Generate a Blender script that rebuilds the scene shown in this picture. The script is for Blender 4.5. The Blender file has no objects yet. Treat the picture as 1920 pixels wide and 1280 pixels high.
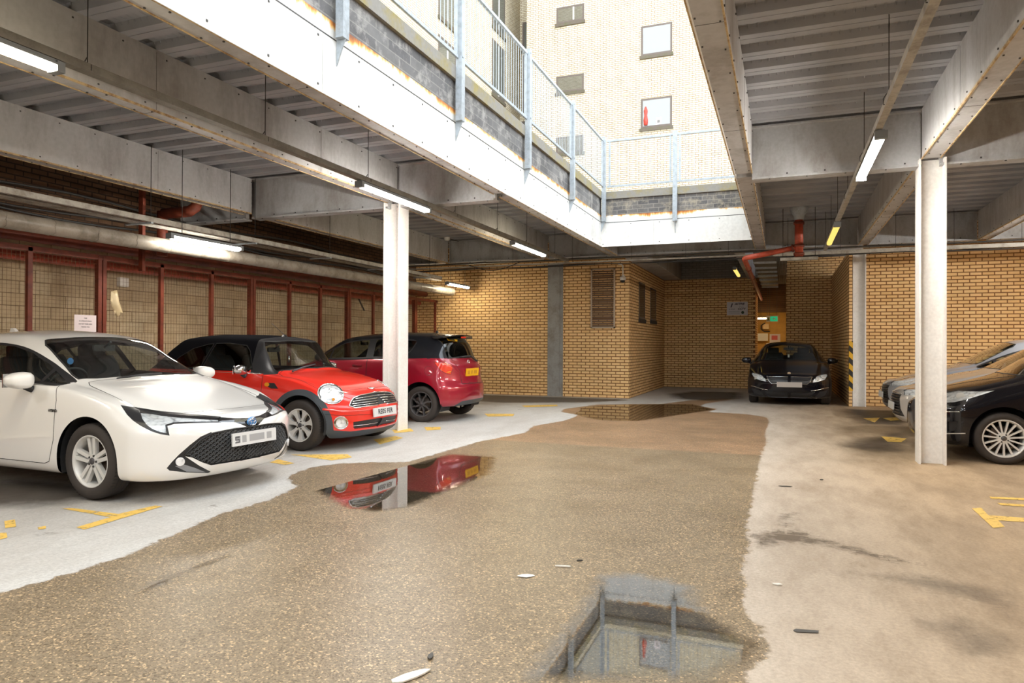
import bpy, bmesh, math, random
from mathutils import Vector, Matrix, geometry
from mathutils.bvhtree import BVHTree
C = bpy.context.scene.collection
SC = bpy.context.scene
PI = math.pi
random.seed(7)

# ------------------------------------------------------------------ camera, world, exposure
F_PX, EYE = 1302.7, 1.32
YAW, PITCH, ROLL = [math.radians(a) for a in (21.29, 0.333, 0.2325)]
Fv = Vector((-math.sin(YAW)*math.cos(PITCH), math.cos(YAW)*math.cos(PITCH), math.sin(PITCH)))
R0 = Vector((math.cos(YAW), math.sin(YAW), 0)); U0 = R0.cross(Fv)
Rv = R0*math.cos(ROLL)+U0*math.sin(ROLL); Uv = U0*math.cos(ROLL)-R0*math.sin(ROLL)
CAMP = Vector((0, 0, EYE))
cd = bpy.data.cameras.new('camera'); cam = bpy.data.objects.new('camera', cd); C.objects.link(cam)
cd.sensor_width = 36.0; cd.lens = F_PX/1920*36.0; cd.clip_end = 200
cam.matrix_world = Matrix(((Rv.x, Uv.x, -Fv.x, 0), (Rv.y, Uv.y, -Fv.y, 0), (Rv.z, Uv.z, -Fv.z, EYE), (0, 0, 0, 1)))
SC.camera = cam
w = bpy.data.worlds.new('sky'); SC.world = w; w.use_nodes = True
bg = w.node_tree.nodes['Background']; bg.inputs[0].default_value = (0.86, 0.93, 1.0, 1); bg.inputs[1].default_value = 3.3
SC.view_settings.view_transform = 'Standard'; SC.view_settings.look = 'None'
SC.view_settings.gamma = 1; SC.view_settings.exposure = 0.5; SC.view_settings.use_curve_mapping = False
TUBE_POWER = 118.0

def ray(u, v):
    return (Rv*((u-960)/F_PX)+Uv*((640-v)/F_PX)+Fv).normalized()
def at(u, v, X=None, Y=None, Z=None):
    d = ray(u, v)
    t = (X/d.x) if X is not None else (Y/d.y) if Y is not None else ((Z-EYE)/d.z)
    return CAMP+d*t

# ------------------------------------------------------------------ mesh and object helpers
def obj(name, bm, mat=None, parent=None, smooth=False, loc=None):
    me = bpy.data.meshes.new(name)
    if isinstance(bm, tuple): me.from_pydata(bm[0], [], bm[1])
    else:
        if 0 < len(bm.faces) < 4000: bmesh.ops.recalc_face_normals(bm, faces=bm.faces[:])
        bm.to_mesh(me); bm.free()
    if mat:
        for m in (mat if isinstance(mat, (list, tuple)) else [mat]): me.materials.append(m)
    if smooth:
        for p in me.polygons: p.use_smooth = True
    o = bpy.data.objects.new(name, me); C.objects.link(o)
    if parent: o.parent = parent
    if loc: o.location = loc
    return o
def tag(o, label, cat, group=None, kind=None):
    o['label'] = label; o['category'] = cat
    if group: o['group'] = group
    if kind: o['kind'] = kind
    return o
def thing(name, label, cat, loc=(0, 0, 0), rz=0.0, group=None):
    o = bpy.data.objects.new(name, None); C.objects.link(o); o.location = loc; o.rotation_euler = (0, 0, rz)
    o.empty_display_size = .2
    return tag(o, label, cat, group)
def struct(name, bm, mat, **k):
    o = obj(name, bm, mat, **k)
    if not k.get('parent'): o['kind'] = 'structure'
    return o
def B(): return bmesh.new()
def box(bm, x0, x1, y0, y1, z0, z1, mi=0):
    v = [bm.verts.new(p) for p in ((x0,y0,z0),(x1,y0,z0),(x1,y1,z0),(x0,y1,z0),(x0,y0,z1),(x1,y0,z1),(x1,y1,z1),(x0,y1,z1))]
    for f in ((0,3,2,1),(4,5,6,7),(0,1,5,4),(1,2,6,5),(2,3,7,6),(3,0,4,7)):
        fa = bm.faces.new([v[i] for i in f]); fa.material_index = mi
    return bm
def obox(bm, c, ax, ay, az, mi=0):
    c = Vector(c); ax, ay, az = Vector(ax), Vector(ay), Vector(az); v = []
    for s in ((-1,-1,-1),(1,-1,-1),(1,1,-1),(-1,1,-1),(-1,-1,1),(1,-1,1),(1,1,1),(-1,1,1)):
        v.append(bm.verts.new(c+ax*s[0]+ay*s[1]+az*s[2]))
    for f in ((0,3,2,1),(4,5,6,7),(0,1,5,4),(1,2,6,5),(2,3,7,6),(3,0,4,7)):
        fa = bm.faces.new([v[i] for i in f]); fa.material_index = mi
    return bm
def tube(bm, pts, r, n=8, mi=0, cap=True, closed=False):
    pts = [Vector(p) for p in pts]; rings = []
    up = None
    for i, p in enumerate(pts):
        a = pts[i-1] if (i or closed) else p; b = pts[(i+1) % len(pts)] if (i < len(pts)-1 or closed) else p
        t = (b-a)
        t = t.normalized() if t.length > 1e-9 else Vector((0,0,1))
        if up is None:
            up = Vector((0,0,1)) if abs(t.z) < .9 else Vector((1,0,0))
        s = t.cross(up)
        if s.length < 1e-6: s = t.cross(Vector((0,1,0)))
        s.normalize(); up = s.cross(t).normalized()
        rr = r[i] if isinstance(r, (list, tuple)) else r
        rings.append([bm.verts.new(p+(s*math.cos(2*PI*k/n)+up*math.sin(2*PI*k/n))*rr) for k in range(n)])
    m = len(rings)
    for i in range(m if closed else m-1):
        A, Bq = rings[i], rings[(i+1) % m]
        for k in range(n):
            f = bm.faces.new((A[k], A[(k+1) % n], Bq[(k+1) % n], Bq[k])); f.smooth = True; f.material_index = mi
    if cap and not closed:
        for q in (rings[0][::-1], rings[-1]):
            f = bm.faces.new(q); f.material_index = mi
    return bm
def prism(bm, poly, axis, a, b, mi=0):
    # extrude a 2-D polygon along an axis: 'x' -> (y,z), 'y' -> (x,z), 'z' -> (x,y)
    def P(q, t): return {'x': (t, q[0], q[1]), 'y': (q[0], t, q[1]), 'z': (q[0], q[1], t)}[axis]
    A = [bm.verts.new(P(q, a)) for q in poly]; Bv = [bm.verts.new(P(q, b)) for q in poly]; n = len(poly)
    fs = [bm.faces.new(A[::-1]), bm.faces.new(Bv)]
    for i in range(n): fs.append(bm.faces.new((A[i], A[(i+1) % n], Bv[(i+1) % n], Bv[i])))
    for f in fs: f.material_index = mi
    return bm
def lathe(bm, prof, n=32, axis='y', mi=0, c=(0,0,0), smooth=True):
    # prof: list of (radius, axial)
    rings = []
    for r, a in prof:
        ring = []
        for k in range(n):
            t = 2*PI*k/n; q = (r*math.cos(t), r*math.sin(t))
            p = {'y': (q[0], a, q[1]), 'x': (a, q[0], q[1]), 'z': (q[0], q[1], a)}[axis]
            ring.append(bm.verts.new((p[0]+c[0], p[1]+c[1], p[2]+c[2])))
        rings.append(ring)
    for i in range(len(rings)-1):
        for k in range(n):
            f = bm.faces.new((rings[i][k], rings[i][(k+1) % n], rings[i+1][(k+1) % n], rings[i+1][k])); f.smooth = smooth; f.material_index = mi
    return bm
def sst(t): t = max(0., min(1., t)); return t*t*(3-2*t)

# ------------------------------------------------------------------ materials
def newmat(name):
    m = bpy.data.materials.new(name); m.use_nodes = True; nt = m.node_tree; nt.nodes.clear()
    out = nt.nodes.new('ShaderNodeOutputMaterial'); return m, nt, out
def N(nt, typ, **k):
    n = nt.nodes.new('ShaderNode'+typ)
    for a, b in k.items():
        if a.startswith('i_'):
            key = a[2:]; key = int(key) if key.isdigit() else key.replace('_', ' ')
            n.inputs[key].default_value = b
        else: setattr(n, a, b)
    return n
def srgb(r, g, b):
    f = lambda c: (c/255/12.92) if c <= 10 else ((c/255+.055)/1.055)**2.4
    return (f(r), f(g), f(b), 1)
def plain(name, col, rough=.5, metal=0., coat=0., noise=0., nscale=8., bump=0., bscale=40., spec=.5, emis=0., transm=0., back=None):
    m, nt, out = newmat(name); b = N(nt, 'BsdfPrincipled')
    b.inputs['Roughness'].default_value = rough; b.inputs['Metallic'].default_value = metal
    b.inputs['Coat Weight'].default_value = coat; b.inputs['Coat Roughness'].default_value = .03
    b.inputs['Specular IOR Level'].default_value = spec
    col = tuple(col)+(1,) if len(col) == 3 else col
    b.inputs['Base Color'].default_value = col
    if noise or bump: tc = N(nt, 'TexCoord')
    if noise:
        n = N(nt, 'TexNoise', i_Scale=nscale, i_Detail=6., i_Roughness=.65); nt.links.new(tc.outputs['Object'], n.inputs['Vector'])
        r = N(nt, 'MapRange', i_1=.3, i_2=.7, i_3=1-noise, i_4=1+noise); nt.links.new(n.outputs['Fac'], r.inputs[0])
        mx = N(nt, 'VectorMath', operation='SCALE'); mx.inputs[0].default_value = col[:3]; nt.links.new(r.outputs[0], mx.inputs['Scale'])
        nt.links.new(mx.outputs[0], b.inputs['Base Color'])
    if bump:
        n2 = N(nt, 'TexNoise', i_Scale=bscale, i_Detail=4.); nt.links.new(tc.outputs['Object'], n2.inputs['Vector'])
        bp = N(nt, 'Bump', i_Strength=bump, i_Distance=.01); nt.links.new(n2.outputs['Fac'], bp.inputs['Height']); nt.links.new(bp.outputs[0], b.inputs['Normal'])
    if emis:
        b.inputs['Emission Color'].default_value = col; b.inputs['Emission Strength'].default_value = emis
    if transm: b.inputs['Transmission Weight'].default_value = transm
    if back:
        g = N(nt, 'NewGeometry'); d = N(nt, 'BsdfDiffuse', i_Color=back+(1,)); mix = N(nt, 'MixShader')
        nt.links.new(g.outputs['Backfacing'], mix.inputs[0]); nt.links.new(b.outputs[0], mix.inputs[1]); nt.links.new(d.outputs[0], mix.inputs[2])
        nt.links.new(mix.outputs[0], out.inputs[0])
    else: nt.links.new(b.outputs[0], out.inputs[0])
    return m
def glassy(name, tint=(.6, .66, .64), rough=.02, refl=1.0):
    m, nt, out = newmat(name); t = N(nt, 'BsdfTransparent', i_Color=tuple(tint)+(1,)); g = N(nt, 'BsdfGlossy', i_Roughness=rough, i_Color=(1,1,1,1))
    ge = N(nt, 'NewGeometry'); dt = N(nt, 'VectorMath', operation='DOT_PRODUCT'); nt.links.new(ge.outputs['Incoming'], dt.inputs[0]); nt.links.new(ge.outputs['Normal'], dt.inputs[1])
    ab = N(nt, 'Math', operation='ABSOLUTE'); nt.links.new(dt.outputs['Value'], ab.inputs[0]); om = N(nt, 'Math', operation='SUBTRACT', i_0=1.); nt.links.new(ab.outputs[0], om.inputs[1])
    pw = N(nt, 'Math', operation='POWER', i_1=4.5); nt.links.new(om.outputs[0], pw.inputs[0]); mu = N(nt, 'Math', operation='MULTIPLY_ADD', i_1=.9*refl, i_2=.05*refl); mu.use_clamp = True
    nt.links.new(pw.outputs[0], mu.inputs[0]); mix = N(nt, 'MixShader'); nt.links.new(mu.outputs[0], mix.inputs[0])
    nt.links.new(t.outputs[0], mix.inputs[1]); nt.links.new(g.outputs[0], mix.inputs[2]); nt.links.new(mix.outputs[0], out.inputs[0])
    return m
def emitter(name, col, s):
    m, nt, out = newmat(name); e = N(nt, 'Emission', i_Color=tuple(col)+(1,), i_Strength=s); nt.links.new(e.outputs[0], out.inputs[0]); return m
def ramp(nt, stops, src):
    r = N(nt, 'ValToRGB'); el = r.color_ramp.elements
    while len(el) < len(stops): el.new(.5)
    for e, (p, c) in zip(el, stops): e.position = p; e.color = c if len(c) == 4 else tuple(c)+(1,)
    nt.links.new(src, r.inputs[0]); return r
def brickmat(name, c1, c2, mortar, bw, rh, ms, plane='x', bias=0., bump=.4, dirt=0., moss=0., rough=.85, patch=None, offset=(0, 0)):
    # plane 'x': wall runs along X (uses x,z); 'y': runs along Y
    m, nt, out = newmat(name); b = N(nt, 'BsdfPrincipled', i_Roughness=rough); b.inputs['Specular IOR Level'].default_value = .25
    g = N(nt, 'NewGeometry'); s = N(nt, 'SeparateXYZ'); nt.links.new(g.outputs['Position'], s.inputs[0])
    cb = N(nt, 'CombineXYZ'); nt.links.new(s.outputs[0 if plane == 'x' else 1], cb.inputs[0]); nt.links.new(s.outputs[2], cb.inputs[1])
    mp = N(nt, 'Mapping'); mp.inputs['Location'].default_value = (offset[0], offset[1], 0); nt.links.new(cb.outputs[0], mp.inputs[0])
    br = N(nt, 'TexBrick', i_Color1=c1, i_Color2=c2, i_Mortar=mortar, i_Scale=1., i_Bias=bias); br.offset = .5
    br.inputs['Mortar Size'].default_value = ms; br.inputs['Brick Width'].default_value = bw; br.inputs['Row Height'].default_value = rh; br.inputs['Mortar Smooth'].default_value = .15
    nt.links.new(mp.outputs[0], br.inputs['Vector'])
    n = N(nt, 'TexNoise', i_Scale=1.7, i_Detail=8., i_Roughness=.7); nt.links.new(g.outputs['Position'], n.inputs['Vector'])
    r = N(nt, 'MapRange', i_1=.3, i_2=.7, i_3=1-.12-dirt, i_4=1.08); nt.links.new(n.outputs['Fac'], r.inputs[0])
    mx = N(nt, 'VectorMath', operation='SCALE'); nt.links.new(br.outputs['Color'], mx.inputs[0]); nt.links.new(r.outputs[0], mx.inputs['Scale'])
    col = mx.outputs[0]
    if moss:
        n3 = N(nt, 'TexNoise', i_Scale=4., i_Detail=9., i_Roughness=.75); nt.links.new(g.outputs['Position'], n3.inputs['Vector'])
        rr = ramp(nt, [(.5, (0,0,0)), (.62, (1,1,1))], n3.outputs['Fac']); mm = N(nt, 'Mix', data_type='RGBA'); mm.inputs[7].default_value = patch or (.55, .55, .53, 1)
        mu = N(nt, 'Math', operation='MULTIPLY', i_1=moss); nt.links.new(rr.outputs[0], mu.inputs[0]); nt.links.new(mu.outputs[0], mm.inputs[0]); nt.links.new(col, mm.inputs[6]); col = mm.outputs[2]
    nt.links.new(col, b.inputs['Base Color'])
    n2 = N(nt, 'TexNoise', i_Scale=90., i_Detail=3.); nt.links.new(g.outputs['Position'], n2.inputs['Vector'])
    ad = N(nt, 'Math', operation='MULTIPLY_ADD', i_1=-1.6, i_2=1.); nt.links.new(br.outputs['Fac'], ad.inputs[0])
    a2 = N(nt, 'Math', operation='MULTIPLY_ADD', i_1=.35); nt.links.new(n2.outputs['Fac'], a2.inputs[0]); nt.links.new(ad.outputs[0], a2.inputs[2])
    bp = N(nt, 'Bump', i_Strength=bump, i_Distance=.008); nt.links.new(a2.outputs[0], bp.inputs['Height']); nt.links.new(bp.outputs[0], b.inputs['Normal'])
    nt.links.new(b.outputs[0], out.inputs[0]); return m
def painted(name, col, stain, amt=.3, scale=3., rough=.55, vert=1.0, bump=.15, hi=.62):
    # painted steel or board with grime / rust coming through
    m, nt, out = newmat(name); b = N(nt, 'BsdfPrincipled', i_Roughness=rough); b.inputs['Specular IOR Level'].default_value = .3
    g = N(nt, 'NewGeometry'); mp = N(nt, 'Mapping'); mp.inputs['Scale'].default_value = (1, 1, vert); nt.links.new(g.outputs['Position'], mp.inputs[0])
    n = N(nt, 'TexNoise', i_Scale=scale, i_Detail=9., i_Roughness=.7); nt.links.new(mp.outputs[0], n.inputs['Vector'])
    r = ramp(nt, [(.45, (0,0,0)), (hi, (amt,)*3), (.8, (min(1, amt*1.6),)*3)], n.outputs['Fac'])
    mm = N(nt, 'Mix', data_type='RGBA'); mm.inputs[6].default_value = col; mm.inputs[7].default_value = stain; nt.links.new(r.outputs[0], mm.inputs[0])
    n4 = N(nt, 'TexNoise', i_Scale=scale*9, i_Detail=5.); nt.links.new(g.outputs['Position'], n4.inputs['Vector'])
    r4 = N(nt, 'MapRange', i_1=.3, i_2=.7, i_3=.93, i_4=1.05); nt.links.new(n4.outputs['Fac'], r4.inputs[0])
    mx = N(nt, 'VectorMath', operation='SCALE'); nt.links.new(mm.outputs[2], mx.inputs[0]); nt.links.new(r4.outputs[0], mx.inputs['Scale'])
    nt.links.new(mx.outputs[0], b.inputs['Base Color'])
    bp = N(nt, 'Bump', i_Strength=bump, i_Distance=.004); nt.links.new(n4.outputs['Fac'], bp.inputs['Height']); nt.links.new(bp.outputs[0], b.inputs['Normal'])
    nt.links.new(b.outputs[0], out.inputs[0]); return m

BR1, BR2, MO = srgb(240, 204, 148), srgb(230, 190, 132), srgb(138, 96, 60)
M = {}
M['brick_x'] = brickmat('buff_brick_x', BR1, BR2, MO, .225, .075, .011, 'x')
M['brick_y'] = brickmat('buff_brick_y', BR1, BR2, MO, .225, .075, .011, 'y', offset=(.06, 0))
FB1, FB2, FM = srgb(226, 219, 198), srgb(212, 202, 176), srgb(146, 122, 92)
M['fac_x'] = brickmat('facade_brick_x', FB1, FB2, FM, .225, .075, .010, 'x', dirt=.06)
M['fac_y'] = brickmat('facade_brick_y', FB1, FB2, FM, .225, .075, .010, 'y', dirt=.06)
M['block'] = brickmat('cream_block', srgb(206, 188, 156), srgb(194, 172, 138), srgb(138, 118, 90), .44, .167, .006, 'y', dirt=.25, moss=.4, patch=srgb(160, 140, 108), bump=.6)
M['parapet_y'] = brickmat('grey_block_y', srgb(132, 130, 128), srgb(112, 110, 110), srgb(150, 148, 142), .44, .107, .006, 'y', dirt=.2, moss=.7, patch=srgb(178, 174, 168), offset=(0, .03))
M['parapet_x'] = brickmat('grey_block_x', srgb(126, 122, 118), srgb(104, 102, 102), srgb(156, 150, 142), .22, .085, .007, 'x', dirt=.25, moss=.8, patch=srgb(170, 160, 140), offset=(0, .03))
M['greybrick'] = brickmat('painted_brick', srgb(150, 146, 140), srgb(138, 134, 128), srgb(112, 108, 102), .225, .075, .008, 'x')
M['beam'] = painted('grey_beam_board', srgb(184, 184, 184), srgb(134, 128, 122), .5, 2.2, vert=.3)
M['beam2'] = painted('grey_beam_steel', srgb(176, 177, 178), srgb(130, 122, 112), .5, 3., vert=.4)
M['fascia'] = painted('white_fascia_board', srgb(236, 236, 232), srgb(190, 180, 165), .22, 2.2, vert=.25)
M['column'] = painted('white_column_paint', srgb(236, 234, 230), srgb(176, 150, 122), .18, 4., hi=.74)
M['column_old'] = painted('bare_column_steel', srgb(150, 150, 148), srgb(110, 100, 88), .5, 4.)
M['edge'] = painted('rusty_edge', srgb(196, 172, 128), srgb(120, 84, 46), .8, 12.)
M['galv'] = painted('galvanised_steel', srgb(176, 184, 190), srgb(136, 140, 140), .5, 14., rough=.42)
M['dark'] = plain('dark_metal', (.03, .028, .026), .6)
M['screw'] = plain('screw_metal', (.05, .045, .04), .5)
M['redpaint'] = painted('red_oxide_paint', srgb(116, 54, 36), srgb(72, 32, 22), .6, 6., rough=.5)
M['redpipe'] = painted('red_pipe_paint', srgb(176, 76, 54), srgb(104, 48, 34), .6, 7., rough=.4)
M['foil'] = painted('foil_lagging', srgb(158, 150, 138), srgb(100, 92, 80), .6, 5., rough=.35)
M['conduit'] = painted('grey_trunking', srgb(172, 168, 158), srgb(110, 102, 90), .6, 6., rough=.45)
M['trunk'] = painted('dark_trunking', srgb(120, 116, 106), srgb(84, 78, 68), .5, 6., rough=.5)
M['lampbody'] = plain('lamp_body_grey', srgb(120, 124, 126), .5)
M['tube'] = emitter('lit_tube', (1., .95, .88), TUBE_POWER)
M['tube_bright'] = emitter('lit_tube_bright', (1., .95, .88), TUBE_POWER*1.9)
M['tube_soft'] = emitter('lit_tube_soft', (1., .94, .84), TUBE_POWER*.5)
M['tube_warm'] = emitter('lit_tube_warm', (1., .88, .64), TUBE_POWER*.5)
M['tube_dim'] = emitter('dim_tube', (1., .66, .16), .95)
M['tube_orange'] = emitter('lit_tube_orange', (1., .72, .36), 42.)
M['white'] = plain('white_plastic', srgb(225, 222, 215), .4)
M['paper'] = plain('paper', srgb(226, 214, 216), .7)
M['ink'] = plain('ink', (.05, .05, .07), .7)
M['black'] = plain('black_rubber', (.012, .012, .013), .6)
M['winframe'] = plain('brown_window_frame', srgb(104, 92, 84), .5, noise=.1)
M['sill'] = painted('window_sill', srgb(104, 94, 84), srgb(90, 96, 50), .5, 8.)
# ------------------------------------------------------------------ floor
def fz(x, y):
    return .05*sst((-x-3.4)/2.2)*(.4+.6*sst((y-4)/5))*(1-sst((y-12.5)/3))
def chaikin(p, n=2, closed=True):
    for _ in range(n):
        q = []; m = len(p)
        for i in range(m if closed else m-1):
            a, b = p[i], p[(i+1) % m]; q += [(a[0]*.75+b[0]*.25, a[1]*.75+b[1]*.25), (a[0]*.25+b[0]*.75, a[1]*.25+b[1]*.75)]
        if not closed: q = [p[0]]+q+[p[-1]]
        p = q
    return p
def ground(px): return [tuple(at(u, v, Z=0)[:2]) for u, v in px]
WET = ground([(0,1112),(60,1096),(130,1076),(240,1040),(330,1000),(420,962),(505,938),(560,912),(540,905),(545,893),(580,880),(640,871),(700,868),(762,868),
 (830,848),(900,828),(985,811),(1000,799),(1060,788),(1085,778),(1052,773),(1058,767),(1120,758),(1180,757),(1240,757),(1290,751),(1350,746),(1380,748),
 (1320,757),(1313,762),(1345,766),(1328,772),(1400,776),(1437,782),(1443,790),(1435,810),(1437,830),(1425,860),(1418,900),(1410,940),(1400,985),(1406,1020),
 (1392,1060),(1400,1105),(1396,1150),(1424,1180),(1443,1200),(1430,1240),(1382,1265)])
WET = [(-6.2,.6)]+WET+[(.62,1.9),(.45,1.2),(.6,-7),(-5,-7)]
def sdist(poly, x, y):
    ins = False; best = 1e9; n = len(poly)
    for i in range(n):
        x1, y1 = poly[i]; x2, y2 = poly[(i+1) % n]
        dx, dy = x2-x1, y2-y1; t = max(0, min(1, ((x-x1)*dx+(y-y1)*dy)/(dx*dx+dy*dy+1e-12)))
        d = (x-x1-t*dx)**2+(y-y1-t*dy)**2
        if d < best: best = d
        if (y1 > y) != (y2 > y) and x < (x2-x1)*(y-y1)/(y2-y1)+x1: ins = not ins
    return (1 if ins else -1)*math.sqrt(best)
def floor_material():
    m, nt, out = newmat('concrete_floor'); b = N(nt, 'BsdfPrincipled'); L = nt.links.new
    g = N(nt, 'NewGeometry'); a = N(nt, 'Attribute', attribute_name='wet'); sp = N(nt, 'SeparateXYZ'); L(g.outputs['Position'], sp.inputs[0])
    def noise(sc, det=6., ro=.6, vec=None):
        n = N(nt, 'TexNoise', i_Scale=sc, i_Detail=det, i_Roughness=ro); L(vec or g.outputs['Position'], n.inputs['Vector']); return n.outputs['Fac']
    def math_(op, x, y=None, z=None, clamp=False):
        n = N(nt, 'Math', operation=op); n.use_clamp = clamp
        for i, q in enumerate((x, y, z)):
            if q is None: continue
            if hasattr(q, 'links'): L(q, n.inputs[i])
            else: n.inputs[i].default_value = q
        return n.outputs[0]
    def mixc(f, c1, c2):
        n = N(nt, 'Mix', data_type='RGBA')
        for i, q in ((0, f), (6, c1), (7, c2)):
            if hasattr(q, 'links'): L(q, n.inputs[i])
            else: n.inputs[i].default_value = q
        return n.outputs[2]
    edge = math_('MULTIPLY_ADD', math_('SUBTRACT', noise(9, 8, .7), .5), .22, a.outputs['Fac'])
    wet = math_('MULTIPLY_ADD', edge, 40., .5, True)
    # dry concrete: pale near the wet edge on the left, tan and stained to the right
    xr = math_('MULTIPLY_ADD', sp.outputs[0], .33, .55, True)
    dry = mixc(xr, srgb(190, 187, 182), srgb(176, 152, 122))
    strm = N(nt, 'Mapping'); strm.inputs['Scale'].default_value = (1, .35, 1); strm.inputs['Rotation'].default_value = (0, 0, .5); L(g.outputs['Position'], strm.inputs[0])
    strn = ramp(nt, [(.42, (0,0,0)), (.72, (1,1,1))], noise(1.6, 10, .72, strm.outputs[0])).outputs[0]
    dry = mixc(math_('MULTIPLY', strn, math_('MULTIPLY_ADD', xr, .6, .3)), dry, srgb(118, 96, 72))
    far = math_('MULTIPLY_ADD', sp.outputs[0], -.6, -2.9, True)
    grime = ramp(nt, [(.38, (0,0,0)), (.6, (1,1,1))], noise(.9, 9, .7)).outputs[0]
    dry = mixc(math_('MULTIPLY', math_('MULTIPLY', grime, far), .6), dry, srgb(116, 102, 86))
    dry = mixc(math_('MULTIPLY', ramp(nt, [(.66, (0,0,0)), (.72, (1,1,1))], noise(3.1, 9, .6)).outputs[0], .55), dry, srgb(92, 76, 58))
    # wet aggregate
    seam = math_('MULTIPLY_ADD', math_('SUBTRACT', math_('MULTIPLY_ADD', sp.outputs[0], .0, sp.outputs[1]), 8.95), 30., .5, True)
    wc = mixc(seam, srgb(142, 126, 104), srgb(160, 132, 106))
    wc = mixc(math_('MULTIPLY', ramp(nt, [(.4, (0,0,0)), (.65, (1,1,1))], noise(1.2, 8, .65)).outputs[0], .45), wc, srgb(112, 97, 76))
    vo = N(nt, 'TexVoronoi', i_Scale=125.); L(g.outputs['Position'], vo.inputs['Vector'])
    spk = ramp(nt, [(.0, (.40,.36,.30)), (.35, (.85,.84,.8)), (.86, (1.08,1.05,1.)), (.93, (1.9,1.75,1.5)), (1., (2.6,2.4,2.1))], N(nt, 'SeparateColor').outputs[0])
    sc_ = spk.inputs[0].links[0].from_node; L(vo.outputs['Color'], sc_.inputs[0])
    mw = N(nt, 'Mix', data_type='RGBA', blend_type='MULTIPLY'); mw.inputs[0].default_value = .95; L(wc, mw.inputs[6]); L(spk.outputs[0], mw.inputs[7])
    col = mixc(wet, dry, mw.outputs[2])
    fine = N(nt, 'MapRange', i_1=.3, i_2=.7, i_3=.80, i_4=1.16); L(noise(48, 5, .75), fine.inputs[0])
    vs = N(nt, 'VectorMath', operation='SCALE'); L(col, vs.inputs[0]); L(fine.outputs[0], vs.inputs['Scale']); L(vs.outputs[0], b.inputs['Base Color'])
    rg = mixc(wet, (.75,)*3+(1,), (.36,)*3+(1,)); rv = math_('MULTIPLY_ADD', math_('SUBTRACT', noise(2.2, 6, .7), .5), .35, rg); L(rv, b.inputs['Roughness'])
    b.inputs['Specular IOR Level'].default_value = .5
    h = math_('MULTIPLY_ADD', vo.outputs['Distance'], math_('MULTIPLY', wet, .6), noise(70, 4, .6))
    bp = N(nt, 'Bump', i_Strength=.22, i_Distance=.006); L(h, bp.inputs['Height']); L(bp.outputs[0], b.inputs['Normal'])
    L(b.outputs[0], out.inputs[0]); return m
def build_floor():
    xs = []; x = -9.6
    while x < 8.01: xs.append(x); x += .09 if -6.5 < x < 2 else .4
    ys = []; y = -8.
    while y < 29.9: ys.append(y); y += .09 if 1.5 < y < 6 else (.18 if 6 <= y < 19 else 1.)
    vs = [(a, b, fz(a, b)) for b in ys for a in xs]; n = len(xs)
    fs = [(j*n+i, j*n+i+1, (j+1)*n+i+1, (j+1)*n+i) for j in range(len(ys)-1) for i in range(n-1)]
    o = struct('floor', (vs, fs), floor_material())
    at_ = o.data.attributes.new('wet', 'FLOAT', 'POINT'); at_.data.foreach_set('value', [max(-1.5, min(1.5, sdist(WET, v[0], v[1]))) for v in vs])
build_floor()

def puddle_mat():
    m, nt, out = newmat('puddle_water'); L = nt.links.new
    a = N(nt, 'Attribute', attribute_name='depth'); g = N(nt, 'NewGeometry')
    n = N(nt, 'TexNoise', i_Scale=11., i_Detail=8., i_Roughness=.7); L(g.outputs['Position'], n.inputs['Vector'])
    s = N(nt, 'Math', operation='MULTIPLY_ADD', i_1=.20, i_2=-.10); L(n.outputs['Fac'], s.inputs[0])
    ad = N(nt, 'Math', operation='ADD'); L(s.outputs[0], ad.inputs[0]); L(a.outputs['Fac'], ad.inputs[1])
    k = N(nt, 'Math', operation='MULTIPLY', i_1=8.); k.use_clamp = True; L(ad.outputs[0], k.inputs[0])
    fr = N(nt, 'Fresnel', i_IOR=2.3); f2 = N(nt, 'Math', operation='MULTIPLY', i_1=1.25); f2.use_clamp = True; L(fr.outputs[0], f2.inputs[0])
    f3 = N(nt, 'Math', operation='MULTIPLY'); L(f2.outputs[0], f3.inputs[0]); L(k.outputs[0], f3.inputs[1])
    tr = N(nt, 'BsdfTransparent', i_Color=(.93, .91, .87, 1)); t0 = N(nt, 'BsdfTransparent'); mt = N(nt, 'MixShader'); L(k.outputs[0], mt.inputs[0]); L(t0.outputs[0], mt.inputs[1]); L(tr.outputs[0], mt.inputs[2])
    gl = N(nt, 'BsdfGlossy', i_Roughness=.015); n2 = N(nt, 'TexNoise', i_Scale=55., i_Detail=3.); L(g.outputs['Position'], n2.inputs['Vector'])
    bp = N(nt, 'Bump', i_Strength=.02, i_Distance=.002); L(n2.outputs['Fac'], bp.inputs['Height']); L(bp.outputs[0], gl.inputs['Normal'])
    mx = N(nt, 'MixShader'); L(f3.outputs[0], mx.inputs[0]); L(mt.outputs[0], mx.inputs[1]); L(gl.outputs[0], mx.inputs[2]); L(mx.outputs[0], out.inputs[0]); return m
M['puddle'] = puddle_mat()
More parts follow.
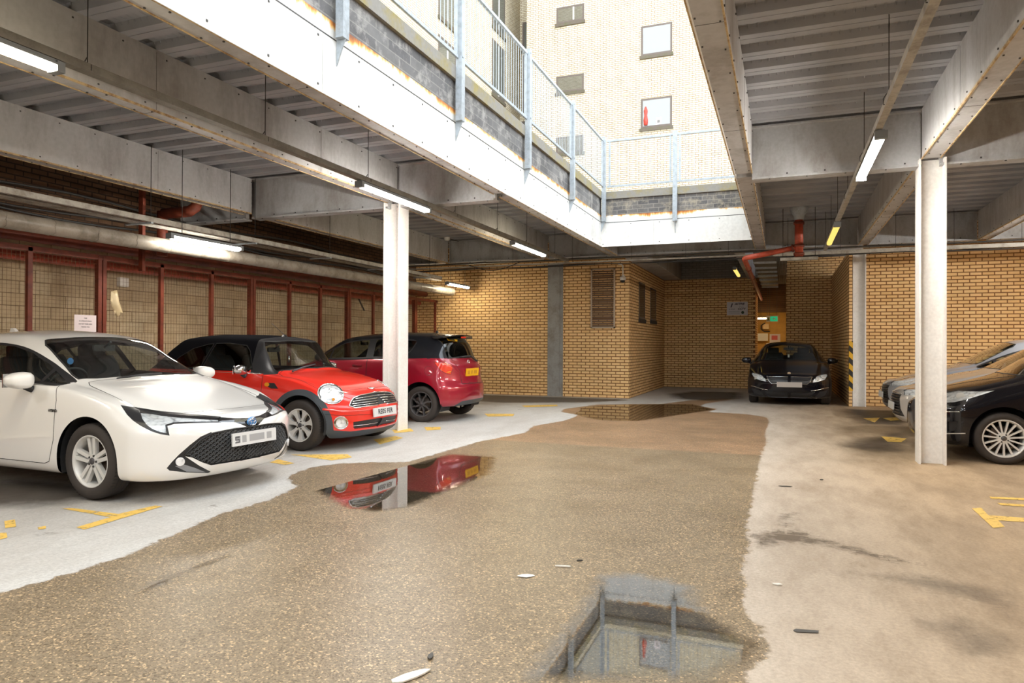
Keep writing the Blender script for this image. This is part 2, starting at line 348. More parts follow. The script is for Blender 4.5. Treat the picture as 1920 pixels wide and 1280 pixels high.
def puddle(px, label, step=.05, lift=.0035):
    poly = ground(px); xs = [p[0] for p in poly]; ys = [p[1] for p in poly]
    x0, y0 = min(xs), min(ys); nx = int((max(xs)-x0)/step)+2; ny = int((max(ys)-y0)/step)+2
    vs, fs, dd = [], [], []
    for j in range(ny):
        for i in range(nx):
            x, y = x0+i*step, y0+j*step; vs.append((x, y, lift)); dd.append(sdist(poly, x, y))
    for j in range(ny-1):
        for i in range(nx-1):
            q = (j*nx+i, j*nx+i+1, (j+1)*nx+i+1, (j+1)*nx+i)
            if max(dd[k] for k in q) > -.06: fs.append(q)
    o = obj('puddle', (vs, fs), M['puddle']); at_ = o.data.attributes.new('depth', 'FLOAT', 'POINT'); at_.data.foreach_set('value', dd)
    bm = bmesh.new(); bm.from_mesh(o.data); bmesh.ops.delete(bm, geom=[v for v in bm.verts if not v.link_faces], context='VERTS'); bm.to_mesh(o.data); bm.free()
    tag(o, label, 'puddle')
puddle([(1052,769),(1120,760),(1180,758),(1300,757),(1330,764),(1345,768),(1200,790),(1120,788),(1085,780)], 'shallow puddle mirroring the buff brick corner by the louvred wall', .08)
puddle([(545,896),(580,881),(640,872),(765,869),(840,850),(935,856),(925,890),(860,916),(764,955),(700,962),(640,952),(590,925),(560,908)], 'thin puddle mirroring the red car and its number plate beside the white column')
puddle([(1112,1075),(1190,1068),(1318,1098),(1312,1122),(1345,1150),(1400,1190),(1436,1204),(1424,1240),(1372,1268),(1340,1285),(960,1285),(1005,1225),(1058,1162),(1092,1112)], 'puddle in the foreground mirroring the railings and sky opening', .04)
puddle([(275,1090),(330,1068),(400,1046),(440,1032),(432,1046),(360,1074),(300,1104),(240,1122)], 'narrow streak of water on the wet floor in front of the white car', .03)

# ------------------------------------------------------------------ floor stains, and shade painted beside the white car
def stain_mat(name, col, k, sc, lo):
    m, nt, out = newmat(name); L = nt.links.new; a = N(nt, 'Attribute', attribute_name='depth'); g = N(nt, 'NewGeometry')
    n = N(nt, 'TexNoise', i_Scale=sc, i_Detail=9., i_Roughness=.75); L(g.outputs['Position'], n.inputs['Vector'])
    s = N(nt, 'Math', operation='MULTIPLY_ADD', i_1=.5, i_2=-.25); L(n.outputs['Fac'], s.inputs[0]); ad = N(nt, 'Math', operation='ADD'); L(s.outputs[0], ad.inputs[0]); L(a.outputs['Fac'], ad.inputs[1])
    q = N(nt, 'Math', operation='MULTIPLY', i_1=k); q.use_clamp = True; L(ad.outputs[0], q.inputs[0]); q2 = N(nt, 'Math', operation='MULTIPLY', i_1=lo); L(q.outputs[0], q2.inputs[0])
    t = N(nt, 'BsdfTransparent'); d = N(nt, 'BsdfPrincipled', i_Roughness=.55); d.inputs['Base Color'].default_value = col; mx = N(nt, 'MixShader'); L(q2.outputs[0], mx.inputs[0]); L(t.outputs[0], mx.inputs[1]); L(d.outputs[0], mx.inputs[2]); L(mx.outputs[0], out.inputs[0]); return m
M['stain'] = stain_mat('damp_stain', srgb(104, 88, 70), 7., 7., .72)
M['grime'] = stain_mat('dark_grime_and_shade', srgb(70, 60, 50), 3., 3.5, .62)  # serves real grime and the shade painted by the white car
def stain(px, lab, mat='stain', step=.05, world=None, lift=.0022):
    poly = world or ground(px); xs = [p[0] for p in poly]; ys = [p[1] for p in poly]; x0, y0 = min(xs)-.2, min(ys)-.2; nx = int((max(xs)+.4-x0)/step)+2; ny = int((max(ys)+.4-y0)/step)+2
    vs, fs, dd = [], [], []
    for j in range(ny):
        for i in range(nx):
            x, y = x0+i*step, y0+j*step; vs.append((x, y, fz(x, y)+lift)); dd.append(sdist(poly, x, y))
    for j in range(ny-1):
        for i in range(nx-1):
            q = (j*nx+i, j*nx+i+1, (j+1)*nx+i+1, (j+1)*nx+i)
            if max(dd[k] for k in q) > -.25: fs.append(q)
    bm = B(); lay = bm.verts.layers.float.new('depth'); bv = {}
    for f in fs:
        q = []
        for k in f:
            if k not in bv: bv[k] = bm.verts.new(vs[k]); bv[k][lay] = dd[k]
            q.append(bv[k])
        bm.faces.new(q)
    o = obj('floor_stain', bm, M[mat]); tag(o, lab, 'stain')
stain([(1448,985),(1458,965),(1478,956),(1498,962),(1500,978),(1480,990)], 'round damp stain on the pale concrete beyond the dark trail')
stain([(1400,1000),(1440,992),(1500,992),(1560,1012),(1620,1030),(1700,1050),(1760,1062),(1700,1062),(1600,1040),(1540,1024),(1470,1020),(1410,1030)], 'long damp trail crossing the tan concrete from the wet patch')
stain([(1540,1075),(1600,1068),(1760,1078),(1900,1110),(1920,1150),(1840,1140),(1700,1100),(1600,1085)], 'broad dirty streaks on the tan concrete toward the photo corner', 'grime')
stain([(1700,1160),(1800,1150),(1900,1190),(1900,1240),(1800,1230)], 'blotchy grime in the corner of the tan concrete', 'grime')
stain([(1580,1058),(1600,1052),(1612,1060),(1596,1066)], 'small dark damp spot at the end of the damp trail')
stain([(1600,820),(1700,806),(1712,850),(1640,850),(1560,835)], 'tyre worn grime on the concrete left of the slender column', 'grime', .08)
stain([(1570,765),(1720,770),(1712,800),(1600,795)], 'dark patch in front of the grey cars', 'grime', .1)  # plain dark patch near the car noses
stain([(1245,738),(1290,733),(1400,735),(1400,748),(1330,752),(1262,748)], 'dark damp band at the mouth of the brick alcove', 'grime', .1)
stain(None, 'brown tyre grime and painted shade by the front wheel of the white car', 'grime', .08, [(-7.4,3.3),(-6.2,3.2),(-5.5,3.7),(-5.1,4.3),(-5.6,4.9),(-6.8,4.6),(-7.5,4.0)])  # part real grime, part under-car shade painted on the floor
stain(None, 'grime along the foot of the louvred brick wall', 'grime', .1, [(-9,15.2),(-6,14.6),(-4.2,15.6),(-3.4,16.6),(-3.6,17.2),(-9,17.2)])

# ------------------------------------------------------------------ walls
def wall(name, x0, x1, y0, y1, z0, z1, mat):
    return struct(name, box(B(), x0, x1, y0, y1, z0, z1), mat)
YB, YA = 17.34, 22.9
M['dim_brick'] = brickmat('brown_brick_dimmed', srgb(112, 84, 62), srgb(94, 68, 50), srgb(60, 46, 36), .225, .075, .010, 'y', dirt=.3)  # brown brick with the low light of the upper walls in its colour
struct('wall_back', box(B(), -9.70, -3.60, YB, YB+.3, 0, 4.02), M['brick_x'])
struct('wall_alcove_left', box(B(), -3.90, -3.595, YB+.002, YA, 0, 4.02), M['brick_y'])
struct('wall_alcove_back', box(B(), -3.595, -.86, YA, YA+.3, 0, 3.47), M['brick_x'])
struct('wall_alcove_back_upper', box(B(), -3.595, -.6, YA-.01, YA+.3, 3.47, 4.02), M['greybrick'])
struct('wall_alcove_pier', box(B(), -.86, -.80, YA-.004, 25.2, 0, 3.47), M['brick_y'])
struct('wall_alcove_back_right', box(B(), .095, 1.7, YA, YA+.3, 0, 4.02), M['brick_x'])
struct('wall_alcove_right', box(B(), 1.37, 1.435, 17.04, YA, 0, 3.45), M['brick_y'])
struct('wall_alcove_right_end', box(B(), 1.368, 1.435, 17.036, 17.04, 0, 3.45), M['brick_x'])
struct('wall_back_right', box(B(), 1.7, 8., YB, YB+.3, 0, 4.02), M['brick_x'])
struct('wall_left', box(B(), -10., -9.70, -8, YB+2.5, 0, 3.0), M['block'])
struct('wall_left_upper', box(B(), -10., -9.68, -8, YB+2.5, 3.0, 4.05), M['dim_brick'])  # dimness above the cage is painted into this band
struct('wall_right', box(B(), 7.7, 8., -8, YB, 0, 4.05), M['brick_y'])
struct('wall_front', box(B(), -9.7, 8., -8.3, -8, 0, 4.05), M['brick_x'])
# passage beyond the alcove
M['passage'] = plain('ochre_painted_wall', srgb(206, 160, 84), .7, noise=.15, nscale=3)
struct('wall_passage_back', box(B(), -3., 3., 29., 29.2, 0, 4.0), M['passage'])
struct('wall_passage_left', box(B(), -2.6, -2.5, YA+.3, 29., 0, 4.0), M['passage'])
struct('wall_passage_added_dark_panel', box(B(), -2.5, 2.5, 28.0, 28.2, 2.62, 4.0), M['dim_brick'])  # panel added to make the upper passage dark
struct('wall_passage_right', box(B(), 2.5, 2.6, YA, 29., 0, 4.0), M['passage'])

# ------------------------------------------------------------------ ceiling deck with the long opening
def deck_mat():
    m, nt, out = newmat('painted_deck'); L = nt.links.new; b = N(nt, 'BsdfPrincipled', i_Roughness=.5); b.inputs['Base Color'].default_value = srgb(160, 158, 156)
    g = N(nt, 'NewGeometry'); s = N(nt, 'SeparateXYZ'); L(g.outputs['Position'], s.inputs[0])
    n = N(nt, 'TexNoise', i_Scale=1.5, i_Detail=6.); L(g.outputs['Position'], n.inputs['Vector'])
    r = ramp(nt, [(.3, srgb(140, 142, 147)), (.7, srgb(168, 169, 172))], n.outputs['Fac']); L(r.outputs[0], b.inputs['Base Color'])
    # pressed ridges on the raised flange only
    w_ = N(nt, 'Math', operation='MULTIPLY', i_1=2*PI/.075); L(s.outputs[0], w_.inputs[0]); sn = N(nt, 'Math', operation='SINE'); L(w_.outputs[0], sn.inputs[0])
    pw = N(nt, 'MapRange', i_1=.75, i_2=1., i_3=0., i_4=1.); L(sn.outputs[0], pw.inputs[0])
    hz = N(nt, 'MapRange', i_1=4.065, i_2=4.075, i_3=0., i_4=1.); L(s.outputs[2], hz.inputs[0])
    mu = N(nt, 'Math', operation='MULTIPLY'); L(pw.outputs[0], mu.inputs[0]); L(hz.outputs[0], mu.inputs[1])
    bp = N(nt, 'Bump', i_Strength=.9, i_Distance=.006); L(mu.outputs[0], bp.inputs['Height']); L(bp.outputs[0], b.inputs['Normal'])
    L(b.outputs[0], out.inputs[0]); return m
M['deck'] = deck_mat()
def deck(bm, x0, x1, y0, y1, zl=4.02, zh=4.09, p=.396):
    prof = []; y = math.floor(y0/p)*p
    while y < y1:
        prof += [(y, zl), (y+.085, zl), (y+.088, zl+.008), (y+.092, zl+.008), (y+.095, zl), (y+.18, zl), (y+.205, zh), (y+.37, zh)]; y += p
    prof = [q for q in prof if y0 <= q[0] <= y1]; prof = [(y0, prof[0][1])]+prof+[(y1, prof[-1][1])]
    a = [bm.verts.new((x0, q[0], q[1])) for q in prof]; c = [bm.verts.new((x1, q[0], q[1])) for q in prof]
    for i in range(len(prof)-1): bm.faces.new((a[i], a[i+1], c[i+1], c[i]))
bm = B(); deck(bm, -10., -3.70, -8.3, 29.2); deck(bm, -.5, 8.0, -8.3, 29.2); deck(bm, -3.70, -.5, 14.7, 29.2); deck(bm, -3.70, -.5, -8.3, -6.)
struct('ceiling', bm, M['deck'])
bm = B()
for q in ((-10., -3.66, -8.3, 29.2), (-.53, 8., -8.3, 29.2), (-3.66, -.53, 14.65, 29.2), (-3.66, -.53, -8.3, -6.)): box(bm, q[0], q[1], q[2], q[3], 4.10, 4.2)
struct('roof_slab', bm, plain('roof_concrete', srgb(190, 186, 178), .8))

# ------------------------------------------------------------------ beams and columns
ZB = 3.45
def screws(bm, pts, r=.012):
    for x, y, z, nx, ny, nz in pts: obox(bm, (x+nx*.004, y+ny*.004, z+nz*.004), (r, 0, 0) if not nx else (.004,0,0), (0, r, 0) if not ny else (0,.004,0), (0, 0, r) if not nz else (0,0,.004))
def beam_long(name, label, x0, x1, y0, y1, group=None, mat='beam', zt=4.02):
    o = struct(name, box(B(), x0, x1, y0, y1, ZB+.002, zt), M[mat])
    tag(o, label, 'beam', group); o['kind'] = 'structure'
    bm = B()
    for xx in (x0, x1): box(bm, xx-.006, xx+.006, y0, y1, ZB-.006, ZB+.014)
    obj('edge_strip', bm, M['edge'], o)
    bm = B(); y = y0+.3
    while y < y1:
        screws(bm, [(x0+.03, y, ZB, 0, 0, -1), (x1-.03, y+.1, ZB, 0, 0, -1), (x0, y, ZB+.05, -1, 0, 0), (x1, y, ZB+.05, 1, 0, 0), (x1, y+.23, zt-.06, 1, 0, 0)], .006); y += .46
    q = obj('fixing_screws', bm, M['screw'], o); q['kind'] = 'stuff'
    bm = B(); y = y0+1.2
    while y < y1: box(bm, x0-.0015, x1+.0015, y, y+.0025, ZB, zt-.02); y += 2.44
    obj('board_joint', bm, M['screw'], o)
    return o
def beam_cross(name, label, yc, x0, x1, group=None, lip=.10, zt=4.02):
    ZB = 3.37 if yc < 12 else 3.45
    bm = B(); box(bm, x0, x1, yc-lip, yc+lip, ZB, ZB+.025); box(bm, x0, x1, yc-.035, yc+.035, ZB+.025, zt); box(bm, x0, x1, yc-lip, yc+lip, zt-.015, zt+.005)
    o = struct(name, bm, M['beam2']); tag(o, label, 'beam', group); o['kind'] = 'structure'
    bm = B(); x = x0+.2
    while x < x1: screws(bm, [(x, yc-lip+.02, ZB, 0, 0, -1), (x+.2, yc-.035, ZB+.06, 0, -1, 0)], .009); x += .42
    q = obj('fixing_screws', bm, M['screw'], o); q['kind'] = 'stuff'
    return o
segs = [(-8., .9), (1.1, 9.01), (9.21, 16.15)]
for k, (a, b) in enumerate(segs):
    wh = ('behind the viewpoint', 'ahead of the first column pair', 'running on to the brick back wall')[k]
    beam_long('ceiling_beam', f'boxed grey ceiling beam beside the hanging light row on the car side, {wh}', -5.52, -5.36, a, b)
    beam_long('ceiling_beam', f'boxed grey ceiling beam above the wire cage, {wh}', -8.25, -8.08, a, b)
    beam_long('ceiling_beam', f'boxed pale beam resting on the white columns of the black car side, {wh}', 1.465, 1.65, a, b)
    beam_long('ceiling_beam', f'grey beam over the parked dark cars by the far side wall, {wh}', 3.6, 3.78, a, b)
    beam_long('ceiling_beam', f'wide boxed beam edging the sky opening opposite the railings, {wh}', -.566, -.355, a, b)
    beam_long('ceiling_beam', f'grey beam behind the white fascia board, {wh}', -3.80, -3.635, a, b)
for k, yc in enumerate((1.0, 9.11, 16.25)):
    wh = ('above the viewpoint', 'between the first columns', 'along the top of the brick back wall')[k]
    for j, (a, b, s) in enumerate(((-9.7, -8.25, 'over the wire cage'), (-8.08, -5.52, 'above the parked cars'), (-5.36, -3.8, 'left of the sky opening'), (-.355, 1.465, 'beside the sky opening on the lamp side'), (1.65, 3.6, 'beyond the white column'), (3.78, 7.7, 'over the dark cars'))):
        beam_cross('cross_beam', f'grey steel cross beam {s}, {wh}', yc, a, b)
beam_cross('cross_beam', 'grey steel cross beam under the far end of the sky opening', 16.25, -3.8, -.355)
bm = B(); box(bm, -1.02, -.80, 16.36, YA-.02, 3.42, 4.02); o = struct('ceiling_beam', bm, M['beam']); tag(o, 'short beam running into the alcove beside the red pipe', 'beam'); o['kind'] = 'structure'
bm = B(); box(bm, -3.59, -3.05, 16.4, YA-.02, 3.46, 4.0); struct('trim_1', bm, M['beam'])

def hcol(name, label, xc, yc, ww=.25, dd=.25, z0=0., z1=ZB, mat='column', tf=.02, along='x'):
    # H section: flanges face +-x (along='x') with web between
    bm = B()
    if along == 'x':
        box(bm, xc-ww/2, xc-ww/2+tf, yc-dd/2, yc+dd/2, z0, z1); box(bm, xc+ww/2-tf, xc+ww/2, yc-dd/2, yc+dd/2, z0, z1); box(bm, xc-ww/2+tf, xc+ww/2-tf, yc-.01, yc+.01, z0, z1)
    else:
        box(bm, xc-ww/2, xc+ww/2, yc-dd/2, yc-dd/2+tf, z0, z1); box(bm, xc-ww/2, xc+ww/2, yc+dd/2-tf, yc+dd/2, z0, z1); box(bm, xc-.01, xc+.01, yc-dd/2+tf, yc+dd/2-tf, z0, z1)
    o = obj(name, bm, M[mat]); tag(o, label, 'column'); o['kind'] = 'structure'
    return o
FR = 8.985   # front edge of the columns
hcol('steel_column', 'white steel H column between the two red cars and the aisle', -5.44, FR+.14, .27, .28, .045, ZB)
hcol('steel_column', 'white steel H column in front of the black and grey cars', 1.57, FR+.125, .27, .25, 0, ZB)
hcol('steel_column', 'white steel H column against the far brick wall beside the hazard striped corner', 1.575, 17.16, .265, .24, 0, 3.45)
for xx, l in ((-5.44, 'white steel column behind the viewpoint on the white car side'), (1.57, 'white steel column behind the viewpoint on the black car side')):
    pass
bm = B(); box(bm, -5.745, -5.42, YB-.03, YB-.006, 0, 3.46); box(bm, -5.42, -5.33, YB-.012, YB-.004, 0, 3.46)
o = obj('steel_column', bm, M['column_old']); tag(o, 'bare grey steel column flush in the buff brick wall', 'column'); o['kind'] = 'structure'

# ------------------------------------------------------------------ opening edge: fascia, rusty strip, block parapet, coping
YF, XL, XR = 14.6, -3.62, -.566
def edge(name_suffix, axis, a0, a1, face, sgn, pm):
    # axis 'y': runs along Y with its face at x=face, opening on the sgn side
    def bx(d0, d1, z0, z1, c0=a0, c1=a1):
        bm = B(); lo, hi = sorted((face+sgn*d0, face+sgn*d1))
        return box(bm, lo, hi, c0, c1, z0, z1) if axis == 'y' else box(bm, c0, c1, lo, hi, z0, z1)
    fb = struct('fascia_board_'+name_suffix, bx(-.015, 0, ZB-.005, 3.955), M['fascia'])
    st = struct('fascia_strip_'+name_suffix, bx(-.03, -.012, 3.962, 4.115), M['ruststrip'])
    pa = struct('parapet_'+name_suffix, bx(-.14, -.022, 4.115, 4.46), M[pm])
    co = struct('coping_'+name_suffix, bx(-.19, .022, 4.46, 4.615), M['coping'])
    bm = bx(-.012, .002, 3.953, 3.964); obj('joint_line', bm, M['screw'], fb)
    bm = B(); p = math.ceil(a0/.6)*.6
    while p < a1:
        for z in (3.50, 3.91):
            (obox(bm, (face+sgn*.002, p, z), (.003,0,0), (0,.008,0), (0,0,.008)) if axis == 'y' else obox(bm, (p, face+sgn*.002, z), (.008,0,0), (0,.003,0), (0,0,.008)))
        p += .6
    q = obj('fixing_screws', bm, M['screw'], fb); q['kind'] = 'stuff'
    bm = B(); p = a0+1.1
    while p < a1:
        (box(bm, face-.001, face+sgn*.0015, p, p+.003, ZB, 3.95) if axis == 'y' else box(bm, p, p+.003, face-.001, face+sgn*.0015, ZB, 3.95)); p += 2.44
    obj('board_joint', bm, M['conduit'], fb)
def rust_strip():
    m, nt, out = newmat('white_strip_rusting'); L = nt.links.new; b = N(nt, 'BsdfPrincipled', i_Roughness=.6); g = N(nt, 'NewGeometry'); s = N(nt, 'SeparateXYZ'); L(g.outputs['Position'], s.inputs[0])
    mp = N(nt, 'Mapping'); mp.inputs['Scale'].default_value = (1, 1, .25); L(g.outputs['Position'], mp.inputs[0])
    n = N(nt, 'TexNoise', i_Scale=9., i_Detail=9., i_Roughness=.7); L(mp.outputs[0], n.inputs['Vector'])
    h = N(nt, 'MapRange', i_1=4.0, i_2=4.115, i_3=-.30, i_4=.17); L(s.outputs[2], h.inputs[0]); a = N(nt, 'Math', operation='ADD'); L(h.outputs[0], a.inputs[0]); L(n.outputs['Fac'], a.inputs[1])
    n2 = N(nt, 'TexNoise', i_Scale=1.1, i_Detail=3.); L(g.outputs['Position'], n2.inputs['Vector']); a2 = N(nt, 'Math', operation='MULTIPLY_ADD', i_1=.7, i_2=-.33); L(n2.outputs['Fac'], a2.inputs[0]); a3 = N(nt, 'Math', operation='ADD'); L(a.outputs[0], a3.inputs[0]); L(a2.outputs[0], a3.inputs[1])
    r = ramp(nt, [(.5, srgb(232, 230, 224)), (.6, srgb(240, 196, 120)), (.7, srgb(206, 128, 52)), (.85, srgb(150, 92, 60))], a3.outputs[0]); L(r.outputs[0], b.inputs['Base Color']); L(b.outputs[0], out.inputs[0]); return m
M['ruststrip'] = rust_strip()
M['coping'] = painted('mossy_coping', srgb(146, 142, 134), srgb(160, 140, 30), .85, 2.6, rough=.9, hi=.72)
edge('left', 'y', -6., YF, XL, 1, 'parapet_y')
edge('far', 'x', XL, XR, YF, -1, 'parapet_x')
edge('right', 'y', -6., YF, XR, -1, 'parapet_y')

# ------------------------------------------------------------------ galvanised posts and railing panels
M['rail'] = M['galv']
posts_y = [14.50, 12.14, 9.78, 7.42, 5.06, 2.70, .34, -2.02]
PW = {0: 'at the far corner of the sky opening', 1: 'first along the long side from the far corner', 2: 'second along the long side from the far corner', 3: 'third along the long side from the far corner', 4: 'nearest one with its whole foot bracket in view', 5: 'out of view overhead', 6: 'out of view overhead, further back', 7: 'out of view overhead, last'}
def post_long(y, lab, side=1, face=XL):
    x0 = face+side*.02; x1 = face+side*.098; lo, hi = min(x0, x1), max(x0, x1)
    o = obj('railing_post', box(B(), lo, hi, y-.045, y+.045, 3.975, 5.76), M['galv']); tag(o, lab, 'railing post')
    bm = B(); prism(bm, [(x0-side*.018, 3.98), (x0-side*.018, 3.74), (x1, 3.98)], 'y', y-.006, y+.006); box(bm, lo, hi, y-.05, y+.05, 3.968, 3.976)
    obj('foot_bracket', bm, M['galv'], o)
    for z in (4.72, 5.70):
        obj('fixing_bolt', tube(B(), [(x1-side*.001, y-.02, z), (x1+side*.010, y-.02, z)], .012, 6), M['galv'], o)
    return o
for k, y in enumerate(posts_y): post_long(y, 'galvanised steel post on the white fascia, '+PW[k])
xpost = [-2.075, -.62]
for k, x in enumerate(xpost[:1]):
    o = obj('railing_post', box(B(), x-.045, x+.045, YF-.098, YF-.02, 3.90, 5.76), M['galv'])
    tag(o, ('galvanised post in the middle of the far short railing' if k == 0 else 'galvanised post at the lamp side end of the far railing'), 'railing post')
    bm = B(); prism(bm, [(YF-.003, 3.9), (YF-.003, 3.66), (YF-.098, 3.9)], 'x', x-.005, x+.005); obj('foot_bracket', bm, M['galv'], o)
bal = None
def panel(lab, p0, p1, grp='railing panels'):
    # p0,p1: ground-plan ends of the panel
    global bal
    a, b = Vector((p0[0], p0[1], 0)), Vector((p1[0], p1[1], 0)); d = (b-a); Ln = d.length; rz = math.atan2(d.y, d.x)
    t = thing('metal_railing', lab, 'railing', (a.x, a.y, 4.70), rz, grp)
    bm = B(); box(bm, -.0295, Ln+.0295, -.014, .014, .0, .04); obj('bottom_rail', bm, M['galv'], t)
    bm = B(); box(bm, -.0295, Ln+.0295, -.02, .02, .97, 1.012); obj('top_rail', bm, M['galv'], t)
    for xx in (0, Ln-.04): obj('end_stile', box(B(), xx, xx+.04, -.014, .014, .04, .97), M['galv'], t)
    if bal is None:
        bm = B(); tube(bm, [(0,0,.04),(0,0,.97)], .0055, 6, cap=False); bal = obj('baluster', bm, M['galv'], t); bal.location = (.115, 0, 0); i0 = 1
    else: i0 = 0
    n = int(round((Ln-.08)/.094))
    for i in range(1, n):
        if i0 and i == 1: bal.location = (.04+(Ln-.08)/n, 0, 0); continue
        c = bal.copy(); C.objects.link(c); c.parent = t; c.location = (.04+(Ln-.08)*i/n, 0, 0)
for k in range(len(posts_y)-1):
    panel('galvanised railing panel along the long white fascia, '+('at the far corner', 'second from the far corner', 'third from the far corner', 'above the old blockwork patch nearest the view', 'largest one at the top of the view', 'overhead', 'further overhead')[k], (XL+.045, posts_y[k]-.08), (XL+.045, posts_y[k+1]+.08))
panel('galvanised railing panel over the rust streaked strip at the corner', (XL+.15, YF-.05), (xpost[0]-.075, YF-.05)); panel('galvanised railing panel over the far parapet on the lamp side', (xpost[0]+.075, YF-.05), (xpost[1]-.11, YF-.05))
# lamp side of the opening has the same rail
for k, y in enumerate(posts_y): post_long(y, 'galvanised post hidden above the lamp side beam, number %s from the far end' % ('one','two','three','four','five','six','seven','eight')[k], -1, XR)
for k in range(len(posts_y)-1):
    panel('galvanised railing panel hidden above the lamp side beam, number %s from the far end' % ('one','two','three','four','five','six','seven')[k], (XR-.045, posts_y[k]-.08), (XR-.045, posts_y[k+1]+.08), 'railing panels above the lamp side beam')

# ------------------------------------------------------------------ the brick building above
YFAC, XFAC = 25.5, -10.4
wf = struct('wall_facade', box(B(), -9.36, 9., YFAC, YFAC+.4, 4.2, 26), M['fac_x'])
struct('wall_facade_return', box(B(), -9.37, -9.36, YFAC, YFAC+2.2, 4.2, 26), M['fac_y'])
struct('wall_facade_recess', box(B(), -10.6, -9.3, 27.5, 27.7, 4.2, 26), M['fac_x'])
struct('wall_facade_side', box(B(), -10.8, XFAC, -4, 27.6, 4.2, 26), M['fac_y'])
M['winglass'] = plain('window_glass', (.35, .36, .35), .05, spec=.8)
M['blind'] = plain('pale_blind', srgb(168, 164, 156), .8)
WN = [0]
def window(x0, x1, z0, z1, plane='x', face=YFAC, inner='blind', split=False, deep=.11, extra=None, sill=True, fw=.07):
    WN[0] += 1
    def bx(bm, a0, a1, d0, d1, c0, c1):
        return box(bm, a0, a1, face+d0, face+d1, c0, c1) if plane == 'x' else box(bm, face-d1, face-d0, a0, a1, c0, c1)
    bm = B()
    for q in ((x0, x1, z1-fw, z1), (x0, x1, z0, z0+fw), (x0, x0+fw, z0+fw, z1-fw), (x1-fw, x1, z0+fw, z1-fw)): bx(bm, q[0], q[1], -.012, .05, q[2], q[3])
    o = obj('window_%d' % WN[0], bm, M['winframe']); o['kind'] = 'structure'
    bm = B(); bx(bm, x0+fw, x1-fw, .02-.03, .026-.03, z0+fw, z1-fw); g = obj('window_pane', bm, M['paneglass'], o)
    bm = B(); bx(bm, x0+fw, x1-fw, -.006, .0-.002, z0+fw, z1-fw); obj('blind', bm, M[inner], o)
    if sill: bm = B(); bx(bm, x0-.04, x1+.04, -.06, .0, z0-.12, z0-.01); obj('window_sill', bm, M['sill'], o)
    if split: bm = B(); bx(bm, x0+(x1-x0)*split-.025, x0+(x1-x0)*split+.025, -.03, -.008, z0+fw, z1-fw); obj('mullion', bm, M['white'], o)
    return o
def pane_mat():
    m, nt, out = newmat('window_pane_glass'); t = N(nt, 'BsdfTransparent', i_Color=(.62, .64, .62, 1)); g = N(nt, 'BsdfGlossy', i_Roughness=.03); mx = N(nt, 'MixShader', i_0=.22)
    nt.links.new(t.outputs[0], mx.inputs[1]); nt.links.new(g.outputs[0], mx.inputs[2]); nt.links.new(mx.outputs[0], out.inputs[0]); return m
M['paneglass'] = pane_mat()
M['slatblind'] = brickmat('slatted_blind', srgb(150, 142, 126), srgb(150, 142, 126), srgb(90, 82, 72), 9., .05, .009, 'x')
for z0, z1 in ((13.70, 14.33), (11.04, 11.67), (8.70, 9.33)): window(-8.15, -7.05, z0, z1, inner='slatblind', split=(.62 if z0 > 13 else False))
for z0, z1 in ((11.98, 13.08), (9.32, 10.40)): window(-4.88, -3.75, z0, z1, inner='blind')
# things standing behind the lower large window
bm = B(); lathe(bm, [(.001, 9.42), (.07, 9.42), (.085, 9.6), (.05, 9.78), (.07, 9.95), (.02, 10.1), (.001, 10.1)], 12, 'z', c=(-4.70, YFAC-.02, 0)); 
o = obj('red_ornament', bm, plain('red_ornament_paint', srgb(196, 70, 56), .5), smooth=True); tag(o, 'red and white ornament standing inside the lower square window of the brick building', 'ornament')
bm = B(); box(bm, -4.33, -4.13, YFAC-.02, YFAC-.014, 9.40, 9.66); o = obj('white_card', bm, M['paper']); tag(o, 'small white card with a grey square inside the lower square window', 'card')
obj('grey_square', box(B(), -4.28, -4.18, YFAC-.023, YFAC-.02, 9.46, 9.56), plain('grey_print', (.2,.19,.18), .7), o)
for z0, z1 in ((11.0, 13.1), (13.6, 15.7), (8.3, 10.4)): window(24.45, 25.75, z0, z1, 'y', XFAC+.0, inner='blind', split=.5)
for z0, z1 in ((14.7, 16.8), (12.0, 14.1), (9.3, 11.4), (6.5, 8.6)): window(20.0, 21.3, z0, z1, 'y', XFAC, inner='blind', split=.5)
for z0, z1 in ((11.2, 13.6), (13.8, 15.0), (8.4, 10.8)):
    window(-10.3, -9.45, z0, z1, 'x', 27.5, inner='winglass', split=.4, sill=True, fw=.08)
bm = B()
for r_, zz in enumerate((13.24, 10.6, 8.0)):
    for x in (-5.5, -4.2, -3.25, -2.0): box(bm, x-.06, x+.17, YFAC-.004, YFAC+.01, zz, zz+.07)
struct('trim_1_airbricks', bm, plain('airbrick_grey', srgb(176, 164, 146), .8))
